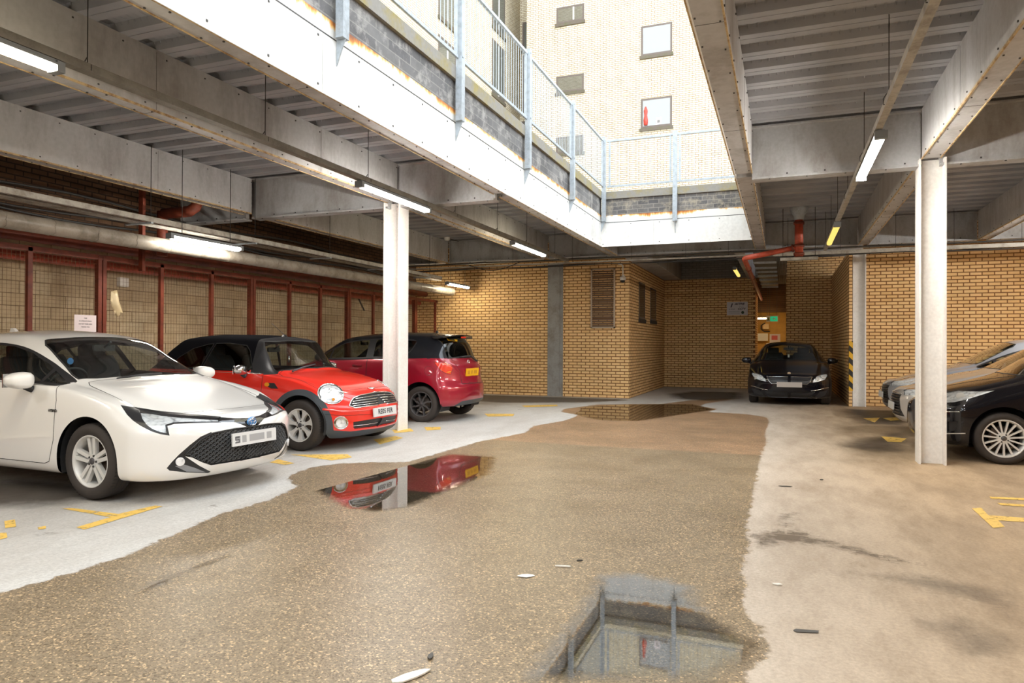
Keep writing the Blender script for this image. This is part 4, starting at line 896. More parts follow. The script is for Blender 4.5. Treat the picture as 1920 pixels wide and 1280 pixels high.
class Car:
    # d = distance behind the nose; theta runs 0 (under, centre) .. 1 (top, centre) .. 2; y > 0 for theta < 1
    def __init__(s, name, label, spec, pos, yaw, z0, paint):
        s.sp = spec; s.L = spec['L']; s.f = {k: pch(v) for k, v in spec['k'].items()}; s.cache = {}
        s.pos = Vector((pos[0], pos[1], z0)); s.yaw = yaw; s.R = Matrix.Rotation(yaw, 3, 'Z'); s.RI = s.R.transposed(); s.paint = paint
        s.W = max(v for _, v in spec['k']['w'])
        mid = s.pos+s.R @ Vector((-s.L/2, 0, 0))
        s.root = thing(name, label, 'car', mid, yaw); s.off = Vector((s.L/2, 0, 0))
        s.regions = []; s.build_grid()
    def ctrl(s, d):
        key = round(d, 5)
        if key in s.cache: return s.cache[key]
        g = {k: f(d) for k, f in s.f.items()}; sp = s.sp; L = s.L
        w, zb, zm, zs, ws, wr, zr, zt = g['w'], g['zb'], g['zm'], g['zs'], g['ws'], g['wr'], g['zr'], g['zt']
        ws = min(ws, w-.004); cr = g.get('cr', .16)
        c = [(0, zb), (w-.25, zb), (w-.06, zb+.005), (w-.012, zb+.05), (w-.004, zb+.16), (w, zm), (w*.55+ws*.45+.004, zm*.35+zs*.65), (ws+.004, zs-.03), (ws-.012, zs+.014)]
        G = (wr, zr)
        c += [(ws*.82+wr*.18-.006, zs*.82+zr*.18+.008), (ws*.3+wr*.7+.004, zs*.3+zr*.7), (wr+.010, zr-.028), (wr-.030, zr+cr*(zt-zr)+.004), (wr*.78, zr+.46*(zt-zr)), (wr*.42, zr+.86*(zt-zr)), (0, zt)]
        # rounding of the two ends
        fw = fz_ = 1.
        for dd, (dw, nw, dz, nz) in ((d, sp['fend']), (L-d, sp['rend'])):
            if dd < dw: t = max(dd/dw, 0.); fw *= (1-(1-t)**nw)**(1/nw)
            if dd < dz: t = max(dd/dz, 0.); fz_ *= (1-(1-t)**nz)**(1/nz)
        zc = g['zc']
        c = [(y*fw, zc+(z-zc)*fz_) for y, z in c]
        s.cache[key] = c; return c
    def P(s, d, th):
        sg = 1.
        if th > 1: th = 2-th; sg = -1.
        th = max(0., min(1., th)); c = s.ctrl(d); n = len(c)-1; u = th*n; i = min(int(u), n-1); t = u-i
        def q(k):
            if k < 0: return (-c[-k][0], c[-k][1])
            if k > n: return (-c[2*n-k][0], c[2*n-k][1])
            return c[k]
        b = ((1-t)**3/6, (3*t**3-6*t*t+4)/6, (-3*t**3+3*t*t+3*t+1)/6, t**3/6)
        y = sum(b[k]*q(i-1+k)[0] for k in range(4)); z = sum(b[k]*q(i-1+k)[1] for k in range(4))
        sp = s.sp; L = s.L; x = -d
        db, p, amt = sp['fbow']; Bf = sst(1-d/db)
        if Bf > 0: x -= Bf*amt*(abs(y)/s.W)**p-Bf*s.flean(z)
        db, p, amt = sp['rbow']; Br = sst(1-(L-d)/db)
        if Br > 0: x += Br*amt*(abs(y)/s.W)**p-Br*s.rlean(z)
        return Vector((x, y*sg, z))
    def build_grid(s):
        s.flean = pch(s.sp['flean']); s.rlean = pch(s.sp['rlean'])
        L = s.L; ds = []; e = .32; n = 20
        ds += [e*(1-math.cos(PI/2*i/n)) for i in range(n)]
        m = int((L-2*e)/.045); ds += [e+(L-2*e)*i/m for i in range(m)]
        ds += [L-e*(1-math.cos(PI/2*i/n)) for i in range(n, -1, -1)]
        ds[0] = 0.; ds[-1] = L; ds.insert(1, .00025); ds.insert(-1, L-.00025)
        s.ds = ds; s.nt = 48; s.ths = [i/s.nt for i in range(2*s.nt+1)]
        # lookup tree in 3-D
        vs = [s.P(d, t) for d in ds for t in s.ths]; nt = len(s.ths)
        fs = [(i*nt+j, (i+1)*nt+j, (i+1)*nt+j+1, i*nt+j+1) for i in range(len(ds)-1) for j in range(nt-1)]
        s.V3 = vs; s.F3 = fs; s.bvh = BVHTree.FromPolygons(vs, fs)
        bm = bmesh.new(); bv = [bm.verts.new(v) for v in vs]
        for f in fs: bm.faces.new([bv[i] for i in f])
        bmesh.ops.remove_doubles(bm, verts=[bv[i*nt+j] for i in range(len(ds)) for j in (0, nt-1)], dist=1e-5)
        bmesh.ops.remove_doubles(bm, verts=[v for v in bm.verts if v.is_valid and (v.co-vs[0]).length < 1e-5 or (v.co-vs[-1]).length < 1e-5], dist=1e-4)
        bm.normal_update()
        if sum(f.normal.z for f in bm.faces if f.calc_center_median().z > s.sp['mirror_z']) < 0: bmesh.ops.reverse_faces(bm, faces=bm.faces[:]); bm.normal_update()
        s.bm = bm; s.lay = bm.faces.layers.int.new('reg'); s.cl = s.tolocal(CAMP); s.rl, s.ul, s.fl = [s.RI @ q for q in (Rv, Uv, Fv)]
    def par(s, o, dr):
        h = s.bvh.ray_cast(o, dr)
        if h[0] is None: return None
        k = h[2]; nt = len(s.ths)-1; i, j = divmod(k, nt); idx = s.F3[k]; w_ = [1/max((h[0]-s.V3[q]).length, 1e-6) for q in idx]
        # bilinear inverse by local projection
        a, b, c, d_ = [s.V3[q] for q in idx]; e1 = (b-a+c-d_)*.5; e2 = (d_-a+c-b)*.5; r = h[0]-a
        A, Bq, Cq = e1.dot(e1), e1.dot(e2), e2.dot(e2); det = A*Cq-Bq*Bq; u = v = .5
        if abs(det) > 1e-14: u = (r.dot(e1)*Cq-r.dot(e2)*Bq)/det; v = (r.dot(e2)*A-r.dot(e1)*Bq)/det
        u = max(0, min(1, u)); v = max(0, min(1, v))
        return (s.ds[i]+(s.ds[i+1]-s.ds[i])*u, s.ths[j]+(s.ths[j+1]-s.ths[j])*v)
    def tolocal(s, p): return s.RI @ (Vector(p)-s.pos)
    def px(s, u, v):
        return s.par(s.tolocal(CAMP), s.RI @ ray(u, v))
    def side(s, x, z, y=1): return s.par(Vector((x, 3*y, z)), Vector((0, -y, 0)))
    def front(s, y, z): return s.par(Vector((3, y, z)), Vector((-1, 0, 0)))
    def rear(s, y, z): return s.par(Vector((-s.L-3, y, z)), Vector((1, 0, 0)))
    def to2(s, p, mode):
        if mode == 'px': q = p-s.cl; w_ = q.dot(s.fl); return (960+F_PX*q.dot(s.rl)/w_, 640-F_PX*q.dot(s.ul)/w_)
        if mode == 'side': return (p.x, p.z)
        if mode == 'top': return (p.x, p.y)
        return (p.y, p.z)
    def pp(s, pts, mode, sub=8):
        # points given as (d, theta) on the surface, carried into a flat view
        out = []
        for i in range(len(pts)):
            a, b = pts[i], pts[(i+1) % len(pts)]
            for k in range(sub): out.append(s.to2(s.P(a[0]+(b[0]-a[0])*k/sub, a[1]+(b[1]-a[1])*k/sub), mode))
        return out
    def cut(s, poly, mode, sg, rid, filt=None):
        poly = [p for i, p in enumerate(poly) if math.hypot(p[0]-poly[i-1][0], p[1]-poly[i-1][1]) > (.05 if mode == 'px' else 1e-4)]
        if len(poly) < 3: return
        def mir(p): return Vector((p.x, -p.y, p.z)) if sg < 0 else p
        def ok(f):
            n = mir(f.normal); c = mir(f.calc_center_median())
            if filt: return filt(n, c)
            if mode == 'px': return n.dot(s.cl-c) > 0
            if mode == 'side': return n.y > .12 and c.y > .2
            if mode == 'top': return n.z > .08 and c.z > .5
            if mode == 'front': return n.x > .04
            return n.x < -.02
        def bb(f):
            q = [s.to2(mir(v.co), mode) for v in f.verts]; return (min(a for a, _ in q), max(a for a, _ in q), min(b for _, b in q), max(b for _, b in q))
        px0, px1 = min(p[0] for p in poly), max(p[0] for p in poly); py0, py1 = min(p[1] for p in poly), max(p[1] for p in poly); pool = {}
        for f in s.bm.faces:
            if not ok(f): continue
            q = bb(f)
            if q[1] > px0 and q[0] < px1 and q[3] > py0 and q[2] < py1: pool[f] = q
        n = len(poly)
        for k in range(n):
            a, b = poly[k], poly[(k+1) % n]; x0, x1 = min(a[0], b[0]), max(a[0], b[0]); y0, y1 = min(a[1], b[1]), max(a[1], b[1])
            if mode == 'px':
                ra, rb = [(s.rl*((p[0]-960)/F_PX)+s.ul*((640-p[1])/F_PX)+s.fl) for p in (a, b)]; no = ra.cross(rb); co = s.cl
            elif mode == 'side': no = Vector((-(b[1]-a[1]), 0, b[0]-a[0])); co = Vector((a[0], 0, a[1]))
            elif mode == 'top': no = Vector((-(b[1]-a[1]), b[0]-a[0], 0)); co = Vector((a[0], a[1], 0))
            else: no = Vector((0, -(b[1]-a[1]), b[0]-a[0])); co = Vector((0, a[0], a[1]))
            if no.length < 1e-12: continue
            no.normalize(); no, co = mir(no), mir(co)
            fs = [f for f, q in pool.items() if q[1] > x0 and q[0] < x1 and q[3] > y0 and q[2] < y1]; sp_ = []
            for f in fs:
                dd = [(v.co-co).dot(no) for v in f.verts]
                if max(dd) > 1e-6 and min(dd) < -1e-6: sp_.append(f)
            if not sp_: continue
            geom = set(sp_)
            for f in sp_: geom.update(f.edges); geom.update(f.verts); pool.pop(f, None)
            r = bmesh.ops.bisect_plane(s.bm, geom=list(geom), dist=1e-6, plane_co=co, plane_no=no)
            for f in r['geom']:
                if isinstance(f, bmesh.types.BMFace) and f.is_valid: f.normal_update(); pool[f] = bb(f)
        for f in pool:
            x, y = s.to2(mir(f.calc_center_median()), mode); ins = False
            for i in range(n):
                (x1, y1), (x2, y2) = poly[i], poly[(i+1) % n]
                if (y1 > y) != (y2 > y) and x < (x2-x1)*(y-y1)/(y2-y1)+x1: ins = not ins
            if ins: f[s.lay] = rid
    def region(s, name, poly, mode, mat, mirror=True, filt=None, **kw):
        for mi in range(2 if mirror else 1):
            s.regions.append(dict(name=name, mat=mat, **kw)); s.cut(poly, mode, 1 if (mi == 0) else -1, len(s.regions), filt)
    def arch(s, d0, R, zc, y_low=.06, lip=True, mat=None, flare=None):
        n = 30; F_ = lambda nn, c: c.y > s.W-.30
        ring = lambda q: [(-d0-q, -.1)]+[(-d0-q*math.cos(PI*i/n), zc+q*math.sin(PI*i/n)) for i in range(n+1)]+[(-d0+q, -.1)]
        if flare: s.region('arch_cladding', ring(R+flare), 'side', mat, filt=lambda nn, c: nn.y > .1 and c.y > .3)
        s.region('_void', ring(R), 'side', None, filt=F_)
        s.arches = getattr(s, 'arches', []); s.arches.append((d0, R, zc))
    def finish(s):
        bm = s.bm; bm.normal_update()
        for v in bm.verts:
            n = Vector()
            for f in v.link_faces: n += f.normal*f.calc_area()
            v.normal = n.normalized() if n.length > 0 else Vector((0, 0, 1))
        bm.verts.index_update(); groups = {}
        for f in bm.faces: groups.setdefault(f[s.lay], []).append(f)
        flip = False
        s.parts = {}
        for rid, fs in groups.items():
            if rid and s.regions[rid-1]['name'] == '_void': continue
            r = s.regions[rid-1] if rid else dict(name='body_shell', mat=s.paint)
            vm = {}; pv = []; nr = []; pf = []
            for f in fs:
                idx = []
                for v in f.verts:
                    if v not in vm: vm[v] = len(pv); pv.append(v.co+s.off); nr.append(-v.normal if flip else v.normal.copy())
                    idx.append(vm[v])
                pf.append(idx[::-1] if flip else idx)
            mats = [r['mat']]; inset = r.get('inset', 0)
            # boundary edges of the region
            cnt = {}
            for f in pf:
                for i in range(len(f)):
                    a, b = f[i], f[(i+1) % len(f)]; cnt[(a, b)] = 1
            bd = [(a, b) for (a, b) in cnt if (b, a) not in cnt]
            extra_v = []; extra_f = []; em = []
            base = [p.copy() for p in pv]
            if inset:
                for i in range(len(pv)): pv[i] = base[i]-nr[i]*inset
                for a, b in bd:
                    k = len(pv)+len(extra_v); extra_v += [base[a], base[b], pv[b].copy(), pv[a].copy()]; extra_f.append((k, k+1, k+2, k+3)); em.append(1)
            if r.get('seam'):
                w_ = r['seam']
                for a, b in bd:
                    A, Bq = base[a], base[b]; na = (nr[a]+nr[b]).normalized(); t = (Bq-A)
                    if t.length < 1e-6: continue
                    sd = na.cross(t).normalized()*w_; k = len(pv)+len(extra_v); up = na*.0012; t = t.normalized()*w_*.5
                    extra_v += [A-sd+up-t, A+sd+up-t, Bq+sd+up+t, Bq-sd+up+t]; extra_f.append((k, k+1, k+2, k+3)); em.append(1)
            if extra_f: mats.append(r.get('gap', M['gap']))
            me = bpy.data.meshes.new(r['name']); me.from_pydata(pv+extra_v, [], pf+extra_f)
            for m_ in mats: me.materials.append(m_)
            n0 = len(pf)
            for i, p in enumerate(me.polygons):
                p.use_smooth = i < n0; p.material_index = 1 if i >= n0 else 0
            nn = nr+[Vector((0, 0, 0))]*len(extra_v)
            me.normals_split_custom_set_from_vertices([tuple(n) for n in nn])
            o = bpy.data.objects.new(r['name'], me); C.objects.link(o); o.parent = s.root
            if r.get('label'): o['label'] = r['label']
            if r.get('cover'):
                m2 = bpy.data.meshes.new(r['cover'][0]); m2.from_pydata(base, [], pf); m2.materials.append(r['cover'][1])
                for p in m2.polygons: p.use_smooth = True
                m2.normals_split_custom_set_from_vertices([tuple(n) for n in nr])
                o2 = bpy.data.objects.new(r['cover'][0], m2); C.objects.link(o2); o2.parent = o
            s.parts.setdefault(r['name'], []).append(o)
        bm.free()
        s.liners()
    def liners(s):
        for d0, R, zc in s.arches:
            for sg in (1, -1):
                bm = B(); n = 20; y1 = s.W-.045; y0 = s.W-.40; ring = []
                for i in range(n+1):
                    a = -.35+(PI+.7)*i/n; x = -d0+(R+.015)*math.cos(a); z = max(zc+(R+.015)*math.sin(a), .16)
                    ring.append((bm.verts.new(Vector((x, sg*y1, z))+s.off), bm.verts.new(Vector((x, sg*y0, z))+s.off)))
                for i in range(n): bm.faces.new((ring[i][0], ring[i+1][0], ring[i+1][1], ring[i][1]))
                bm.faces.new([r_[1] for r_ in ring]); obj('wheel_arch_liner', bm, M['liner'], s.root)
    def add(s, name, bm, mat, smooth=False, parent=None, local=True):
        if local: bmesh.ops.translate(bm, verts=bm.verts, vec=s.off)
        return obj(name, bm, mat, parent or s.root, smooth)
    def hit(s, u, v):
        p = s.px(u, v); return s.P(*p) if p else None
    def nrm(s, p):
        d, t = p; e = .004; a = s.P(d+e, t)-s.P(d-e, t); b = s.P(d, min(t+e, 2))-s.P(d, max(t-e, 0)); n = a.cross(b).normalized(); q = s.P(d, t)
        c = Vector((-s.L/2, 0, .6)); return n if n.dot(q-c) > 0 else -n
    def line(s, name, pts, mode, mat, r=.003, lift=0., parent=None, sub=6, n=5, mirror=False):
        for sg in ((0, 1) if mirror else (0,)):
            bm = B(); P_ = []
            for i in range(len(pts)-1):
                for k in range(sub+(1 if i == len(pts)-2 else 0)):
                    t = k/sub; q = (pts[i][0]+(pts[i+1][0]-pts[i][0])*t, pts[i][1]+(pts[i+1][1]-pts[i][1])*t)
                    w_ = {'px': s.px, 'side': s.side, 'front': s.front, 'rear': s.rear, 'par': lambda x, y: (x, y)}[mode](*q)
                    if w_:
                        if sg: w_ = (w_[0], 2-w_[1])
                        P_.append(s.P(*w_)+s.nrm(w_)*lift)
            if len(P_) > 1: tube(bm, P_, r, n); s.add(name, bm, mat, parent=parent)
    def plate(s, y0, z0, front=True, text_='', mat=None, yaw_=0., wid=.52, hei=.111, tilt=0.):
        q = (s.front if front else s.rear)(y0, z0); p = s.P(*q); sg = 1 if front else -1
        t = bpy.data.objects.new('number_plate', None); C.objects.link(t); t.parent = s.root; t.location = p+s.off+Vector((sg*.014, 0, 0)); t.rotation_euler = (0, -sg*tilt, 0 if front else PI)
        bm = B(); box(bm, -.012, .004, -wid/2, wid/2, -hei/2, hei/2); obj('plate', bm, mat or M['plate_w'], t)
        if text_:
            cu = text(text_, .085, (.0055, 0, 0), (PI/2, 0, PI/2), M['platetext'], t, bold=.0015)
        return t
    def wheel(s, d0, sg, R, rr, kind, rim, tw=.20, steer=0., yin=.025, phase=0.):
        t = bpy.data.objects.new('wheel', None); C.objects.link(t); t.parent = s.root
        yc = sg*(s.W-yin-tw/2); t.location = Vector((-d0, yc, R))+s.off; t.rotation_euler = (0, 0, steer+(0 if sg > 0 else PI))
        # in wheel space the outer face points to +y
        h = tw/2
        prof = [(rr-.012, -h*.8), (rr+.02, -h*.98), (rr+(R-rr)*.55, -h*1.04), (R-.025, -h*.94), (R-.006, -h*.8), (R, -h*.55), (R, h*.55), (R-.006, h*.8), (R-.025, h*.94), (rr+(R-rr)*.55, h*1.04), (rr+.02, h*.98), (rr-.002, h*.84)]
        bm = B(); lathe(bm, prof, 48, 'y'); obj('tyre', bm, M['tyre'], t)
        bm = B()
        for off in (-h*.42, 0, h*.42): lathe(bm, [(R+.0012, off-.004), (R+.0012, off+.004)], 48, 'y')
        for k in range(60):
            a = 2*PI*k/60
            for q0, q1 in ((-h*.86, -h*.5), (h*.5, h*.86)):
                c_, s_ = math.cos(a), math.sin(a); c2, s2 = math.cos(a+.025), math.sin(a+.025); RR = R+.0008; Rq = R-.004
                vs = [bm.verts.new(q) for q in ((RR*c_, min(abs(q0), abs(q1))*(1 if q0 > 0 else -1), RR*s_), (RR*c2, min(abs(q0), abs(q1))*(1 if q0 > 0 else -1), RR*s2), (Rq*c2, max(abs(q0), abs(q1))*(1 if q0 > 0 else -1), Rq*s2), (Rq*c_, max(abs(q0), abs(q1))*(1 if q0 > 0 else -1), Rq*s_))]; bm.faces.new(vs)
        obj('tread_groove', bm, M['black'], t)['kind'] = 'stuff'
        bm = B(); yo = h*.86
        lathe(bm, [(rr+.004, yo-.012), (rr+.008, yo), (rr-.004, yo+.003), (rr-.014, yo-.006), (rr-.022, yo-.05), (rr-.03, -h*.7), (rr-.005, -h*.85)], 48, 'y'); 
        # spokes
        def spoke(poly, y0, y1, dome=.0):
            A = [bm.verts.new((x, y0+dome*(1-math.hypot(x, z)/rr), z)) for x, z in poly]; Bv = [bm.verts.new((x*.97, y1+dome*(1-math.hypot(x, z)/rr), z*.97)) for x, z in poly]; n = len(poly)
            bm.faces.new(A)
            for i in range(n): bm.faces.new((A[i], A[(i+1) % n], Bv[(i+1) % n], Bv[i]))
        def rot(pts, a): c_, s_ = math.cos(a), math.sin(a); return [(x*c_-z*s_, x*s_+z*c_) for x, z in pts]
        ri = rr-.012; ys = yo-.012
        if kind == 'twin5':
            for k in range(5):
                for e in (-1, 1): spoke(rot([(.04, e*.005), (.055, e*.034), (ri, e*.050), (ri, e*.016), (.09, e*.007)][::e], phase+k*2*PI/5), ys-.004, ys-.04, -.012)
            hub = .058
        elif kind == 'seven':
            for k in range(7): spoke(rot([(.04, -.022), (.09, -.017), (ri*.75, -.026), (ri, -.05), (ri, .05), (ri*.75, .026), (.09, .017), (.04, .022)], phase+k*2*PI/7), ys-.004, ys-.045, -.014)
            hub = .062
        elif kind == 'multi':
            for k in range(15): spoke(rot([(.045, -.009), (.09, -.008), (ri, -.0105), (ri, .0105), (.09, .008), (.045, .009)], phase+k*2*PI/15), ys-.002, ys-.035, -.010)
            hub = .066
        else:
            for k in range(8):
                spoke(rot([(.04, -.018), (.12, -.012), (ri*.7, .004), (ri, .004), (ri, .03), (ri*.66, .028), (.13, .012), (.04, .016)], phase+k*2*PI/8), ys-.004, ys-.04, -.012)
            hub = .055
        lathe(bm, [(hub, ys-.05), (hub, ys-.02), (hub-.012, ys-.012), (.032, ys-.010), (.001, ys-.010)], 24, 'y')
        ro = obj('rim', bm, rim, t)
        bm = B(); lathe(bm, [(.028, ys-.012), (.028, ys-.003), (.022, ys+.002), (.001, ys+.003)], 18, 'y'); obj('hub_cap', bm, M['hubcap'], t)
        bm = B(); nb = 5 if kind != 'multi' and kind != 'y8' else 4
        for k in range(nb):
            a = phase+.4+k*2*PI/nb; lathe(bm, [(.009, ys-.02), (.009, ys-.006), (.001, ys-.005)], 8, 'y', c=(.046*math.cos(a), 0, .046*math.sin(a)))
        obj('wheel_nut', bm, M['dark'], t)
        bm = B(); lathe(bm, [(.001, -.01), (.13, -.01), (.135, -.03), (.001, -.03)], 28, 'y'); obox(bm, (.10*math.cos(.6), -.005, .10*math.sin(.6)), (.03, 0, 0), (0, .03, 0), (0, 0, .05)); obj('brake_disc', bm, M['brake'], t)
        return t
    def cabin(s, dc, dr, hz, seat_z=.55, dash=.95, col='seat', wheel_side=-1, w=.60):
        # dash, seats, steering wheel, floor; dc = cowl d, dr = end of cabin d
        fl = B(); box(fl, -dr, -dc+.25, -w-.05, w+.05, .22, .27); s.add('cabin_floor', fl, M['liner'])
        bm = B(); prism(bm, [(-dc+.02, dash-.03), (-dc-.22, dash+.01), (-dc-.42, dash-.06), (-dc-.46, dash-.22), (-dc-.36, .55), (-dc, .5)], 'y', -w-.08, w+.08); s.add('dashboard', bm, M['dash'])
        bm = B(); lathe(bm, [(.10, -.012), (.185, -.012)], 3, 'x'); bm.free(); bm = B()
        cw = Vector((-dc-.62, wheel_side*.36, dash-.06)); tilt = .42; ring = [cw+Vector((math.sin(tilt)*.185*math.sin(a), .185*math.cos(a), math.cos(tilt)*.185*math.sin(a))) for a in [2*PI*k/24 for k in range(24)]]
        tube(bm, ring, .014, 8, closed=True); tube(bm, [cw+Vector((0, -.17, 0)), cw, cw+Vector((0, .17, 0))], .016, 6); tube(bm, [cw, cw+Vector((.22, 0, -.10))], .03, 8); tube(bm, [cw+Vector((-.03, 0, 0)), cw+Vector((.02, 0, 0))], .05, 10); s.add('steering_wheel', bm, M['dash'])
        for row, dd in enumerate((dc+1.10, dc+1.92)):
            if dd > dr-.1: continue
            for sg in (-1, 1):
                y = sg*.36; q = bpy.data.objects.new('seat', None); C.objects.link(q); q.parent = s.root
                bm = B()
                def pad(cx, cz, hx, hz_, hy, tl):
                    nn = 14; lay = []
                    for yy, k in ((-1, .80), (-.82, 1.), (.82, 1.), (1, .80)):
                        lay.append([bm.verts.new(Vector((cx+(math.cos(tl)*hx*k*sgn(math.cos(a))*abs(math.cos(a))**.5-math.sin(tl)*hz_*k*sgn(math.sin(a))*abs(math.sin(a))**.5), y+yy*hy, cz+(math.sin(tl)*hx*k*sgn(math.cos(a))*abs(math.cos(a))**.5+math.cos(tl)*hz_*k*sgn(math.sin(a))*abs(math.sin(a))**.5)))) for a in [2*PI*i/nn for i in range(nn)]])
                    for a, b in zip(lay, lay[1:]):
                        for i in range(nn): bm.faces.new((a[i], a[(i+1) % nn], b[(i+1) % nn], b[i]))
                    bm.faces.new(lay[0][::-1]); bm.faces.new(lay[-1])
                pad(-dd+.22, seat_z-.06, .27, .08, .25, .1); pad(-dd-.10, seat_z+.28, .07, .34, .245, .22)
                s.add('cushion', bm, M[col], True, q)
                bm = B(); pad(-dd-.20, hz, .05, .095, .13, .15); s.add('headrest', bm, M[col], True, q)
                bm = B(); tube(bm, [(-dd-.18, y-.05, hz-.16), (-dd-.2, y-.05, hz)], .008, 6); tube(bm, [(-dd-.18, y+.05, hz-.16), (-dd-.2, y+.05, hz)], .008, 6); s.add('headrest_rod', bm, M['chrome'], False, q)
        bm = B(); s_ = B(); s_.free()
        obox(bm, (-dc-.62, 0, s.sp['mirror_z']), (.012, 0, 0), (0, .115, 0), (0, 0, .032)); tube(bm, [(-dc-.62, 0, s.sp['mirror_z']), (-dc-.52, 0, s.sp['mirror_z']+.06)], .012, 6); bmesh.ops.bevel(bm, geom=bm.edges[:12], offset=.01, segments=2); s.add('rear_view_mirror', bm, M['dash'])
    def doormirror(s, d, y, z, sx, sy, sz, mat, foot=.0, rot_=0., stalkmat=None, both=True):
        for sg in ((-1, 1) if both else (-1,)):
            t = bpy.data.objects.new('door_mirror', None); C.objects.link(t); t.parent = s.root; t.location = Vector((-d, sg*y, z))+s.off; t.rotation_euler = (0, 0, -sg*rot_)
            bm = B(); n = 16; m_ = 10; rings = []
            for i in range(m_+1):
                a = -PI/2+PI*i/m_; ring = []
                for j in range(n):
                    b = 2*PI*j/n; e = .55
                    X = sx*sgn(math.cos(a)*math.cos(b))*abs(math.cos(a)*math.cos(b))**e if math.cos(b) > 0 else sx*.55*sgn(math.cos(b))*abs(math.cos(a)*math.cos(b))**.3
                    Y = sy*sgn(math.sin(a))*abs(math.sin(a))**.8; Z = sz*sgn(math.cos(a)*math.sin(b))*abs(math.cos(a)*math.sin(b))**.75*(1-.18*sg*math.sin(a)*(1))
                    ring.append(bm.verts.new((X, Y, Z)))
                rings.append(ring)
            for i in range(m_):
                for j in range(n): bm.faces.new((rings[i][j], rings[i][(j+1) % n], rings[i+1][(j+1) % n], rings[i+1][j]))
            bmesh.ops.remove_doubles(bm, verts=bm.verts, dist=1e-5); obj('mirror_shell', bm, mat, t, True)
            bm = B(); tube(bm, [(0, -sg*sy*.6, -sz*.7), (.01, -sg*(sy+.03), -sz*1.3), (.01, -sg*(sy+.09), -sz*1.7)], [.034, .03, .026], 10); obj('mirror_arm', bm, stalkmat or M['trim'], t)
            bm = B(); obox(bm, (-sx*.60, 0, 0), (.004, 0, 0), (0, sy*.86, 0), (0, 0, sz*.8)); bmesh.ops.bevel(bm, geom=bm.edges[:], offset=.003, segments=1); obj('mirror_glass', bm, M['mirror'], t)
    def handle(s, d, z, mat, ln=.18, sides=(1, -1)):
        for sg in sides:
            q = s.side(-d, z, sg)
            if not q: continue
            p = s.P(*q); n = Vector((0, sg, .1)); bm = B()
            tube(bm, [p+Vector((ln/2, 0, 0)), p+Vector((ln/2-.02, sg*.028, 0)), p+Vector((0, sg*.036, .004)), p+Vector((-ln/2+.02, sg*.028, 0)), p+Vector((-ln/2, 0, 0))], [.012, .013, .014, .013, .012], 8)
            s.add('door_handle', bm, mat)
def sgn(x): return 1 if x >= 0 else -1
def paint(name, col, metal=0., rough=.28, flake=0., spec=.5):
    m, nt, out = newmat(name); b = N(nt, 'BsdfPrincipled', i_Roughness=rough, i_Metallic=metal); b.inputs['Base Color'].default_value = col; b.inputs['Coat Weight'].default_value = 1.; b.inputs['Coat Roughness'].default_value = .025
    b.inputs['Specular IOR Level'].default_value = spec
    g = N(nt, 'NewGeometry'); d = N(nt, 'BsdfDiffuse', i_Color=(.035, .035, .037, 1)); mix = N(nt, 'MixShader')
    nt.links.new(g.outputs['Backfacing'], mix.inputs[0]); nt.links.new(b.outputs[0], mix.inputs[1]); nt.links.new(d.outputs[0], mix.inputs[2]); nt.links.new(mix.outputs[0], out.inputs[0]); return m
M['gap'] = plain('panel_gap', (.02, .02, .02), .8)
M['liner'] = plain('arch_liner_black', (.015, .015, .016), .85)
M['tyre'] = plain('tyre_rubber', srgb(56, 50, 46), .75, noise=.15, nscale=6, bump=.1, bscale=60)
M['alloy'] = plain('silver_alloy', srgb(218, 217, 214), .3, metal=.15)
M['alloy_dark'] = plain('graphite_alloy', srgb(84, 82, 82), .38, metal=.2)
M['hubcap'] = plain('hub_cap_grey', srgb(92, 90, 92), .35, metal=.5)
M['brake'] = plain('brake_disc', srgb(92, 80, 72), .5, metal=.6, noise=.3)
M['chrome'] = plain('chrome', (.85, .86, .87), .07, metal=1.)
M['mirror'] = plain('mirror_glass', (.7, .72, .74), .03, metal=1.)
M['trim'] = plain('black_trim', (.022, .022, .024), .38)
M['gloss_black'] = plain('gloss_black', (.012, .012, .014), .08, coat=1.)
M['clad'] = plain('grey_cladding', srgb(66, 72, 78), .55, bump=.05, bscale=200)
M['dash'] = plain('dashboard_black', srgb(40, 44, 46), .55)
M['seat'] = plain('seat_cloth', srgb(38, 40, 44), .85)
M['seat_l'] = plain('seat_grey', srgb(96, 98, 98), .8)
M['plate_w'] = plain('white_plate', srgb(222, 222, 220), .35)
M['plate_y'] = plain('yellow_plate', srgb(240, 180, 24), .35)
M['platetext'] = plain('plate_text', (.02, .02, .03), .5)
M['glass'] = glassy('car_glass', (.78, .84, .81), .015, 1.6)
M['glass_d'] = glassy('privacy_glass', (.30, .33, .32), .02, 1.4)
M['glass_m'] = glassy('tinted_glass', (.62, .67, .64), .02, 1.3)
M['lens'] = glassy('lamp_lens', (.93, .95, .96), .02, 1.2)
def reflector():
    m, nt, out = newmat('lamp_reflector'); L = nt.links.new; b = N(nt, 'BsdfPrincipled', i_Roughness=.25, i_Metallic=.1); tc = N(nt, 'TexCoord'); v = N(nt, 'TexVoronoi', i_Scale=26.); L(tc.outputs['Object'], v.inputs['Vector'])
    r = ramp(nt, [(.0, (1,1,1)), (.6, (.85,.86,.87)), (1., (.35,.35,.37))], v.outputs['Distance']); r.color_ramp.elements[2].position = .95; L(r.outputs[0], b.inputs['Base Color'])
    bp = N(nt, 'Bump', i_Strength=.45, i_Distance=.01); L(v.outputs['Distance'], bp.inputs['Height']); L(bp.outputs[0], b.inputs['Normal']); L(b.outputs[0], out.inputs[0]); return m
M['reflector'] = reflector()
M['amber'] = plain('amber_lens', srgb(232, 150, 30), .2, coat=.6)
M['redlens'] = plain('red_lens', srgb(214, 58, 40), .12, coat=1.)
